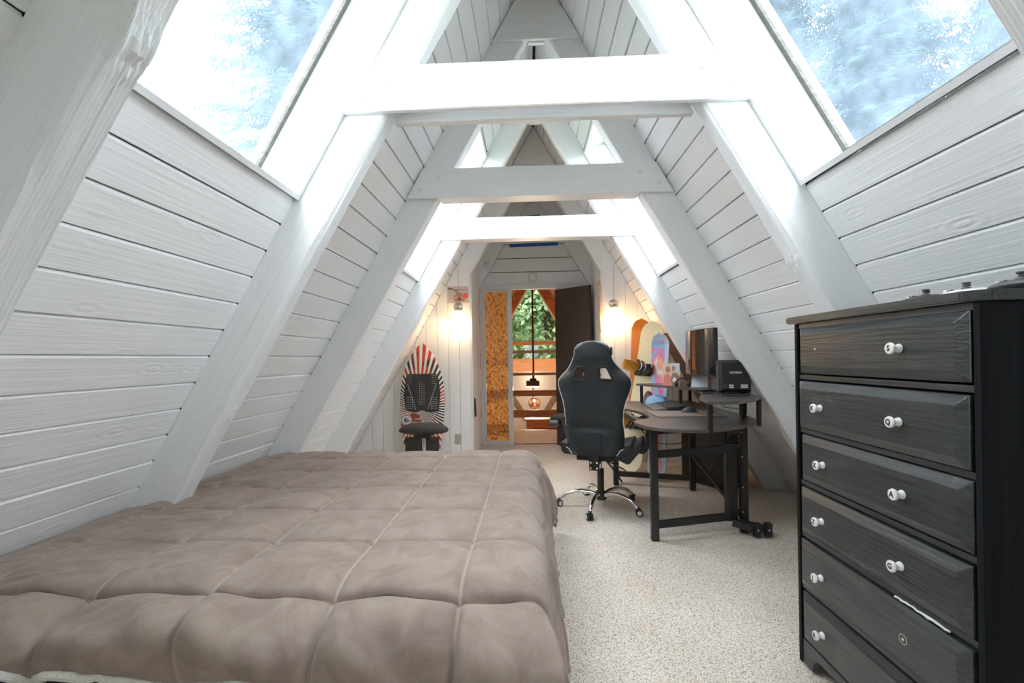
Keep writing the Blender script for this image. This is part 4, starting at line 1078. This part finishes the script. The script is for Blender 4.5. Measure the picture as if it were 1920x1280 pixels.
obj('back_bracket', MB().box(-.035, .035, -.300, -.282, .352, .50).box(-.03, .03, -.281, -.15, .375, .394), M_metal, ch, bev=.003, world=False)
for x in (-.022, .022):
    for z in (.368, .408): obj('bolt', MB().ball((x, -.302, z), .007, 10), M_cer, ch, smooth=True, world=False)
obj('gas_lift', MB().tube([(0, 0, .06), (0, 0, .30)], .026, 18), M_metal, ch, smooth=True, world=False)
obj('piston', MB().tube([(0, 0, .301), (0, 0, .394)], .013, 14), M_chrome, ch, smooth=True, world=False)
obj('hub', MB().lathe([(.03, .058), (.045, .07), (.046, .105), (.034, .125), (.028, .13)], 20), M_metal, ch, smooth=True, world=False)
for a_ in (175, 247, 319, 31, 103):
    a = R(a_+17); c, s = math.cos(a), math.sin(a)
    pr_ = [(.035, .098), (.09, .118), (.15, .125), (.21, .116), (.26, .098), (.295, .072), (.31, .052)]
    L_ = obj('base_leg', MB().tube([(r*c, r*s, z) for r, z in pr_], [.018, .0165, .0155, .015, .015, .0145, .013], 10), M_chrome, ch, smooth=True, world=False)
    b = a + .6
    ax = Vector((-math.sin(b), math.cos(b), 0)); cc = Vector((.325*c, .325*s, .026))
    cs = obj('caster', MB().tube([cc-ax*.022, cc-ax*.004], .0255, 18).tube([cc+ax*.004, cc+ax*.022], .0255, 18).tube([cc-ax*.005, cc+ax*.005], .012, 10).tube([cc+Vector((0, 0, .02)), (.312*c, .312*s, .060)], .011, 8), M_plast, ch, smooth=True, world=False)
    for sg in (-1, 1): obj('wheel_ring', MB().tube([cc+ax*sg*.0221, cc+ax*sg*.0235], .0165, 18).tube([cc+ax*sg*.0236, cc+ax*sg*.0242], .008, 12), M_piping, cs, world=False)
for s in (-1, 1):
    obj('armrest_pad', MB().prism([(s*.295, -.09), (s*.375, -.10), (s*.385, .12), (s*.36, .17), (s*.31, .17), (s*.29, .12)], lambda a, b, d: (a, b, d), .672, .702), M_plast, ch, bev=.010, seg=3, world=False)
    obj('armrest_support', MB().prism(([(.27, .44), (.33, .43), (.385, .50), (.385, .655), (.345, .672), (.345, .52), (.31, .475), (.27, .475)] if s > 0 else [(.21, .44), (.27, .44), (.30, .50), (.345, .655), (.30, .672), (.265, .52), (.25, .475), (.21, .475)]), lambda a, b, d: (s*a, d, b), -.03, .035), M_plast, ch, bev=.006, world=False)
    obj('armrest_hub', MB().tube([(s*.305, -.115, .655), (s*.365, -.115, .655)], .027, 18), M_plast2, ch, smooth=True, world=False)
    if s > 0: obj('seat_wing', MB().prism([(.150, .425), (.235, .385), (.335, .51), (.325, .560), (.255, .515), (.200, .47)], lambda a, b, d: (s*a, d, b), -.23, .10), M_leather, ch, bev=.010, seg=3, world=False)
obj('lever', MB().tube([(.05, -.16, .405), (.12, -.19, .385), (.19, -.20, .355), (.215, -.205, .340)], .006, 8), M_metal, ch, smooth=True, world=False)
obj('footrest_rod', MB().tube([(.06, -.15, .40), (.11, -.16, .35), (.16, -.12, .26), (.175, -.10, .23)], .007, 8), M_metal, ch, smooth=True, world=False)

# ---------------------------------------------------------------- stool and surfboard by the far wall
st = thing('stool', 'charcoal saddle stool with chrome column in front of the striped board', 'stool', (-1.13, 4.55, 0))
P = []
for j in range(17):
    u = j/16; ang = PI*u; row = []
    r = math.sin(ang)**.42; zc = -math.cos(ang)
    for i in range(36):
        a = 2*PI*i/36; c, s = math.cos(a), math.sin(a)
        x = .245*c*max(r, .02); y = .135*s*max(r, .02)
        row.append((-1.13+x, 4.55+y, .488 + .052*zc*(1-.22*(abs(x)/.25)**2) - .016*(abs(x)/.25)**3))
    P.append(row)
mb = MB().grid(P, True)
obj('seat', mb, M_stool, st, smooth=True)
obj('seat_plate', MB().box(-1.21, -1.05, 4.47, 4.63, .405, .433), M_plast, st, bev=.006)
obj('column', MB().tube([(-1.13, 4.55, .14), (-1.13, 4.55, .40)], .017, 14), M_chrome, st, smooth=True)
obj('column_cover', MB().lathe([(.04, .09), (.032, .20), (.027, .24)], 16, Matrix.Translation((-1.13, 4.55, 0))), M_plast, st, smooth=True)
obj('lever', MB().tube([(-1.17, 4.52, .39), (-1.24, 4.50, .36), (-1.28, 4.49, .30)], .006, 8), M_metal, st, smooth=True)
obj('lever', MB().tube([(-1.09, 4.52, .39), (-1.03, 4.50, .35)], .012, 8), M_metal, st, smooth=True)
for i in range(5):
    a = 2*PI*i/5+.3
    obj('base_leg', MB().tube([(-1.13+.03*math.cos(a), 4.55+.03*math.sin(a), .10), (-1.13+.24*math.cos(a), 4.55+.24*math.sin(a), .055)], [.02, .013], 8), M_plast, st, smooth=True)
    obj('caster', MB().ball((-1.13+.25*math.cos(a), 4.55+.25*math.sin(a), .025), .025, 12, sc3=(.7, .7, 1)), M_plast, st, smooth=True)

SX, SY = -1.268, 5.06
Ms = Matrix.Translation((SX, SY, 0)) @ Matrix.Rotation(R(-3.2), 4, 'X')     # leans back on the boards
def bld_surf(nt, b):
    v = coords(nt, (1, 1, 1), False)
    sp = N(nt, 'ShaderNodeSeparateXYZ'); nt.links.new(v, sp.inputs[0])
    def math_(op, a, c=None):
        n = N(nt, 'ShaderNodeMath', operation=op)
        for i, q in enumerate((a, c)):
            if q is None: continue
            if isinstance(q, (int, float)): n.inputs[i].default_value = q
            else: nt.links.new(q, n.inputs[i])
        return n.outputs[0]
    dx = math_('SUBTRACT', sp.outputs[0], SX-.03); dz = math_('SUBTRACT', sp.outputs[2], .64)
    an = math_('ARCTAN2', dz, dx)
    si = math_('SINE', math_('MULTIPLY', an, 56))
    st_ = math_('GREATER_THAN', si, -.05)
    n = N(nt, 'ShaderNodeTexNoise'); n.inputs['Scale'].default_value = 4.2; n.inputs['Detail'].default_value = 5; nt.links.new(v, n.inputs['Vector'])
    red = ramp(nt, n.outputs[0], [(.46, (0, 0, 0)), (.54, (1, 1, 1))])
    mx = N(nt, 'ShaderNodeMixRGB'); mx.inputs[1].default_value = (.035, .03, .03, 1); mx.inputs[2].default_value = (.62, .07, .03, 1); nt.links.new(red, mx.inputs[0])
    m2 = N(nt, 'ShaderNodeMixRGB'); m2.inputs[1].default_value = (.86, .83, .78, 1); nt.links.new(st_, m2.inputs[0]); nt.links.new(mx.outputs[0], m2.inputs[2])
    nt.links.new(m2.outputs[0], b.inputs['Base Color'])
M_surf = mat('striped_board_graphic', (.6, .3, .2), .3, build=bld_surf)
sbw = [(0, .115), (.03, .150), (.12, .188), (.25, .212), (.40, .232), (.55, .245), (.68, .250), (.80, .248), (.92, .236), (1.02, .212), (1.12, .175), (1.20, .132), (1.27, .085), (1.32, .04), (1.345, .004)]
def prof_w(tab, z):
    for (a, b), (c, d) in zip(tab[:-1], tab[1:]):
        if a <= z <= c:
            t = (z-a)/(c-a); t2 = t
            return b+(d-b)*t2
    return tab[-1][1]
sf = thing('surfboard', 'short board with black, white and red ray stripes leaning on the far wall', 'surfboard', (SX, SY, 0))
P = []
for j in range(61):
    z = 1.345*j/60; w = prof_w(sbw, z)*.985; ring = []
    for i in range(20):
        a = 2*PI*i/20; c, s = math.cos(a), math.sin(a)
        ring.append(Ms @ Vector((w*c, .014*math.copysign(abs(s)**.6, s)*(1-.5*(z/1.345)**4), z+.006)))
    P.append(ring)
mb = MB().grid(P, True); mb.f += [tuple(range(20)), tuple(range(60*20, 61*20))]; mb.m += [0, 0]
obj('deck', mb, M_surf, sf, smooth=True)
padp = [(-.150, .60), (-.185, .62), (-.20, .78), (-.175, .98), (-.155, 1.01), (.150, 1.01), (.175, .98), (.205, .80), (.185, .60), (.09, .585), (.0, .61), (-.07, .585)]
pad = obj('traction_pad', MB().prism(padp, lambda a, b, d: Ms @ Vector((a, d, b)), -.021, -.0145), M_stool, sf, bev=.002)
studs = MB()
for i in range(17):
    for j in range(20):
        x = -.168 + i*.021; z = .62 + j*.020
        if inside(x, z, padp): studs.lathe([(.0075, 0), (.004, .004)], 6, Ms @ Matrix.Translation((x, -.021, z)) @ Matrix.Rotation(PI/2, 4, 'X'))
o = obj('pad_studs', studs, M_plast2, pad); o['kind'] = 'stuff'
dash = MB()
for x0_, dx_ in ((-.025, 0), (.0, 0), (.025, 0)):
    for j in range(11): z = .68 + j*.024; dash.box(x0_-.006, x0_+.006, -.0262, -.0252, z-.0022, z+.0022, M=Ms)
for s in (-1, 1):
    for j in range(12):
        z = .63+j*.024; x = s*(.07+.1*(z-.63)/.3); dash.box(x-.003, x+.003, -.0262, -.0252, z-.008, z+.008, M=Ms)
    for j in range(6):
        for q in range(4):
            z = .63+j*.024; x = s*(.105+q*.02); dash.box(x-.006, x+.006, -.0262, -.0252, z-.002, z+.002, M=Ms)
    for j in range(5):
        for q in range(3):
            z = .90+j*.022; x = s*(.12+q*.018); dash.box(x-.005, x+.005, -.0262, -.0252, z-.002, z+.002, M=Ms)
o = obj('pad_dashes', dash, M_piping, pad); o['kind'] = 'stuff'
lowp = [(-.18, .10), (-.19, .32), (.19, .32), (.18, .10), (.12, .07), (-.12, .07)]
obj('traction_pad', MB().prism(lowp, lambda a, b, d: Ms @ Vector((a, d, b)), -.021, -.0145), M_stool, sf, bev=.002)
Mred = mat('deep_red_panel', (.30, .05, .035), .35)
obj('logo_panel', MB().prism([(-.235, .44), (.02, .44), (-.03, .555), (-.10, .585), (-.235, .50)], lambda a, b, d: Ms @ Vector((a, d, b)), -.0165, -.0150), Mred, sf)
def disc(cx, cz, r, d0, d1, n=28): return MB().prism([(cx+r*math.cos(2*PI*i/n), cz+r*math.sin(2*PI*i/n)) for i in range(n)], lambda a, b, d: Ms @ Vector((a, d, b)), d0, d1)
lg = obj('round_logo', disc(-.172, .505, .062, -.0180, -.0166), M_piping, sf)
obj('logo_ring', disc(-.172, .505, .056, -.0186, -.0181), M_ink, lg)
obj('logo_disc', disc(-.172, .505, .050, -.0192, -.0187), M_piping, lg)
fac = [[(-.010, .036), (-.030, -.008), (-.012, -.034), (-.006, .004)], [(-.006, .038), (.004, .004), (.000, -.034), (-.008, -.034), (-.002, .004)], [(.000, .036), (.014, .012), (.030, -.010), (.008, -.034), (.010, .0)]]
for p in fac:
    obj('logo_facet', MB().prism([(-.172+a, .505+b) for a, b in p], lambda a, b, d: Ms @ Vector((a, d, b)), -.0198, -.0193), M_ink, lg)
Mt = lambda x, z: Ms @ Matrix.Translation((x, -.0172, z)) @ Matrix.Rotation(PI/2, 4, 'X')
text('lettering', 'VOLCOM', .030, Mt(-.045, .475), M_piping, sf, .0005, .0008)
text('lettering', 'ROMER', .022, Mt(-.045, .515), M_piping, sf, .0005, .0005)

# ---------------------------------------------------------------- snowboards and gear, far right corner
def snowboard(label, bot, top, nrm, L, w, m_base, graphics=(), name='snowboard'):
    bot, top, nrm = Vector(bot), Vector(top), Vector(nrm)
    z = (top-bot).normalized(); y = -(nrm - z*nrm.dot(z)).normalized(); x = y.cross(z)
    M = Matrix.Translation(bot) @ Matrix((x, y, z)).transposed().to_4x4()
    t = thing(name, label, 'snowboard', bot)
    def wd(u):
        tip = .10
        if u < tip: return w*math.sqrt(max(0, 1-((tip-u)/tip)**2.2))+.002
        if u > 1-tip: return w*math.sqrt(max(0, 1-((u-1+tip)/tip)**2.2))+.002
        return w*(1-.13*math.sin(PI*(u-tip)/(1-2*tip)))
    def bend(u): return -.035*(max(0, .10-u)/.1)**2 - .035*(max(0, u-.90)/.1)**2
    def band(u0, u1, t0, t1, off, n=24, th=.0):
        P = []
        for i in range(n+1):
            u = u0+(u1-u0)*i/n; h = wd(u)
            P.append([M @ Vector((h*t0, bend(u)+off, u*L)), M @ Vector((h*t1, bend(u)+off, u*L)), M @ Vector((h*t1, bend(u)+off+th, u*L)), M @ Vector((h*t0, bend(u)+off+th, u*L))])
        mb = MB().grid(P, True); mb.f += [(0, 1, 2, 3), tuple(range(n*4, n*4+4))]; mb.m += [0, 0]; return mb
    obj('core', band(0, 1, -1, 1, 0, 50, .010), m_base, t)
    for i, (nm, u0, u1, t0, t1, m) in enumerate(graphics):
        obj(nm, band(u0, u1, t0, t1, -.0006-.0005*i, 20, .0004), m, t)
    return t, M
Mcream = mat('cream_topsheet', (.78, .72, .50), .35)
def bld_rain(nt, b):
    n = N(nt, 'ShaderNodeTexNoise'); n.inputs['Scale'].default_value = 5; n.inputs['Distortion'].default_value = 1; n.inputs['Detail'].default_value = 2; nt.links.new(coords(nt, (1, 1, 1)), n.inputs['Vector'])
    nt.links.new(ramp(nt, n.outputs[0], [(.36, (.25, .45, .70)), (.47, (.80, .16, .42)), (.56, (.90, .38, .24)), (.66, (.85, .78, .62))]), b.inputs['Base Color'])
Mrain = mat('pink_blue_graphic', (.8, .3, .4), .35, build=bld_rain)
Msky = mat('pale_blue_topsheet', (.45, .58, .72), .35)
t1, M1 = snowboard('orange snowboard standing behind the cream one in the far right corner', (1.00, 4.98, .01), (1.125, 5.03, 1.56), (-.35, -1, 0), 1.56, .100, M_orange, [('dark_edge', .05, .95, .8, 1.0, M_stool)])
t2, M2 = snowboard('cream snowboard with yellow and black bindings leaning in the far right corner', (.86, 4.60, .02), (1.20, 4.83, 1.51), (-.75, -.66, .1), 1.55, .135, Mcream)
t3, M3 = snowboard('pink and blue graphic snowboard leaning behind the desk', (1.08, 4.38, .02), (1.215, 4.66, 1.36), (-.70, -.72, .1), 1.40, .095, Msky, [('printed_graphic', .35, .95, -.95, .55, Mrain), ('red_print', .05, .30, -.5, .5, mat('faded_red_print', (.65, .28, .22), .4))])
def binding(par, M, zc, mh):
    b = obj('binding', MB().box(-.11, .11, -.035, -.001, zc-.06, zc+.06, M=M), M_plast, par, bev=.006)
    # highback: curved shell sticking out from the board
    P = []
    for j in range(9):
        u = j/8; row = []
        for i in range(11):
            a = -1.15 + 2.3*i/10; r = .055*(1-.12*u)
            row.append(M @ Vector((-.05*u-.01 + 0*a, -.04-.23*u, zc) ) + M.to_3x3() @ Vector((-r*math.cos(a)*.55, 0, r*math.sin(a)*1.15)))
        P.append(row)
    mb = MB().grid(P)
    h = obj('highback', mb, mh, b, smooth=True); md_ = h.modifiers.new('t', 'SOLIDIFY'); md_.thickness = .006
    for q, m_ in ((.085, M_plast), (.15, M_plast)):
        pts = [M @ Vector((.02+.075*math.sin(t*PI/10)-.02, -q-.03*math.sin(t*PI/10), zc-.065+.13*t/10)) for t in range(11)]
        s_ = obj('strap', MB().tube(pts, .016, 8), m_, b, smooth=True)
        pts = [p + M.to_3x3() @ Vector((.012, -.012, 0)) for p in pts]
        obj('strap_edge', MB().tube(pts, .005, 6), M_piping, s_, smooth=True) if 0 else obj('strap_edge', MB().tube(pts, .005, 6), M_piping, b, smooth=True)
    obj('toe_strap', MB().tube([M @ Vector((.10, -.02, zc-.06)), M @ Vector((.14, -.10, zc)), M @ Vector((.10, -.02, zc+.06))], .012, 8), M_plast, b, smooth=True)
binding(t2, M2, 1.04, M_yellow)
binding(t2, M2, .50, M_yellow)
# thin dark brown overlay on the slope planks behind the boards
o = obj('brown_overlay', MB().prism([(.25, -.012), (1.62, -.012), (1.62, -.004), (.25, -.004)], lambda a, b, d: W(1, a, b, d), FR(3)+RT+.02, YEND-.05), mat('dark_brown_overlay', (.13, .09, .07), .6))
tag(o, 'thin dark brown overlay on the sloping wall behind the snowboards', 'panel')

# ---------------------------------------------------------------- wall lamps, outlet, small wall things
def bld_shade(nt, b):
    out = nt.nodes['Material Output']
    tl = N(nt, 'ShaderNodeBsdfTranslucent'); tl.inputs[0].default_value = (1, .93, .82, 1)
    em = N(nt, 'ShaderNodeEmission'); em.inputs[0].default_value = (1, .80, .55, 1); em.inputs[1].default_value = .45
    ad = N(nt, 'ShaderNodeAddShader'); nt.links.new(tl.outputs[0], ad.inputs[0]); nt.links.new(em.outputs[0], ad.inputs[1]); nt.links.new(ad.outputs[0], out.inputs[0])
M_shade = mat('lit_frosted_shade', (1, .9, .75), build=bld_shade)
for sx, sd in ((-.868, 'left'), (.856, 'right')):
    t = thing('wall_lamp', f'wall lamp with frosted bell shade, lit, on the {sd} side of the far wall', 'lamp', (sx, YEND-.018, 1.74), 0)
    obj('back_plate', MB().lathe([(.052, 0), (.052, .006), (.040, .018), (.015, .026), (.001, .027)], 24, Matrix.Translation((sx, YEND-.0165, 1.745)) @ Matrix.Rotation(PI/2, 4, 'X')), M_nickel, t, smooth=True)
    obj('arm', MB().tube([(sx, YEND-.035, 1.75), (sx, YEND-.075, 1.765), (sx, YEND-.10, 1.75), (sx, YEND-.105, 1.725)], .007, 8), M_nickel, t, smooth=True)
    obj('socket', MB().lathe([(.018, .0), (.030, -.012), (.033, -.028), (.030, -.030)], 20, Matrix.Translation((sx, YEND-.105, 1.728))), M_nickel, t, smooth=True)
    prof = [(.030, 1.697), (.037, 1.685), (.042, 1.66), (.048, 1.63), (.057, 1.60), (.066, 1.585), (.062, 1.586), (.054, 1.603), (.045, 1.633), (.038, 1.662), (.033, 1.684), (.027, 1.694)]
    P = [[(sx+r*math.cos(2*PI*i/24), YEND-.105+r*math.sin(2*PI*i/24), z) for i in range(24)] for r, z in prof]
    obj('shade', MB().grid(P, True), M_shade, t, smooth=True)
    l = bpy.data.lights.new('bulb', 'POINT'); l.energy = 3.6; l.color = (1, .66, .36); l.shadow_soft_size = .025
    lo = bpy.data.objects.new('bulb', l); COL.objects.link(lo); lo.parent = t; lo.location = (0, -.087, -.165)
ot = thing('wall_outlet', 'ivory electrical outlet low on the far left wall', 'outlet', (-.895, YEND-.017, .27))
obj('plate', MB().box(-.930, -.860, YEND-.022, YEND-.0165, .213, .327), M_ivory, ot, bev=.002)
for z in (.245, .295):
    r = obj('receptacle', MB().box(-.911, -.879, YEND-.0245, YEND-.0222, z-.014, z+.014), M_ivory, ot, bev=.004)
    for x in (-.902, -.888): obj('slot', MB().box(x-.0012, x+.0012, YEND-.0249, YEND-.0246, z-.004, z+.006), M_ink, r)
hk = thing('wooden_hook', 'long reddish wooden hook hanging on the right edge of the passage', 'hook', (.70, 5.15, 1.4))
pts = [(.705, 5.165, 1.43), (.702, 5.165, 1.60), (.700, 5.165, 1.80), (.700, 5.165, 1.90), (.690, 5.165, 1.935), (.684, 5.165, 1.96), (.689, 5.165, 1.99), (.703, 5.165, 1.995), (.711, 5.165, 1.975)]
obj('stick', MB().tube(pts, [.011, .0105, .010, .010, .011, .011, .010, .009, .005], 8), M_pine, hk, smooth=True)
obj('ferrule', MB().tube([(.706, 5.165, 1.33), (.705, 5.165, 1.428)], .013, 8), M_piping, hk, smooth=True)
tag(obj('black_strap', MB().prism([(5.40, .71), (5.42, .71), (5.50, .60), (5.52, .49), (5.46, .48), (5.42, .56)], lambda a, b, d: (d, a, b), -.736, -.718), M_stool, bev=.003), 'black strap hanging low on the left wall of the passage', 'strap')
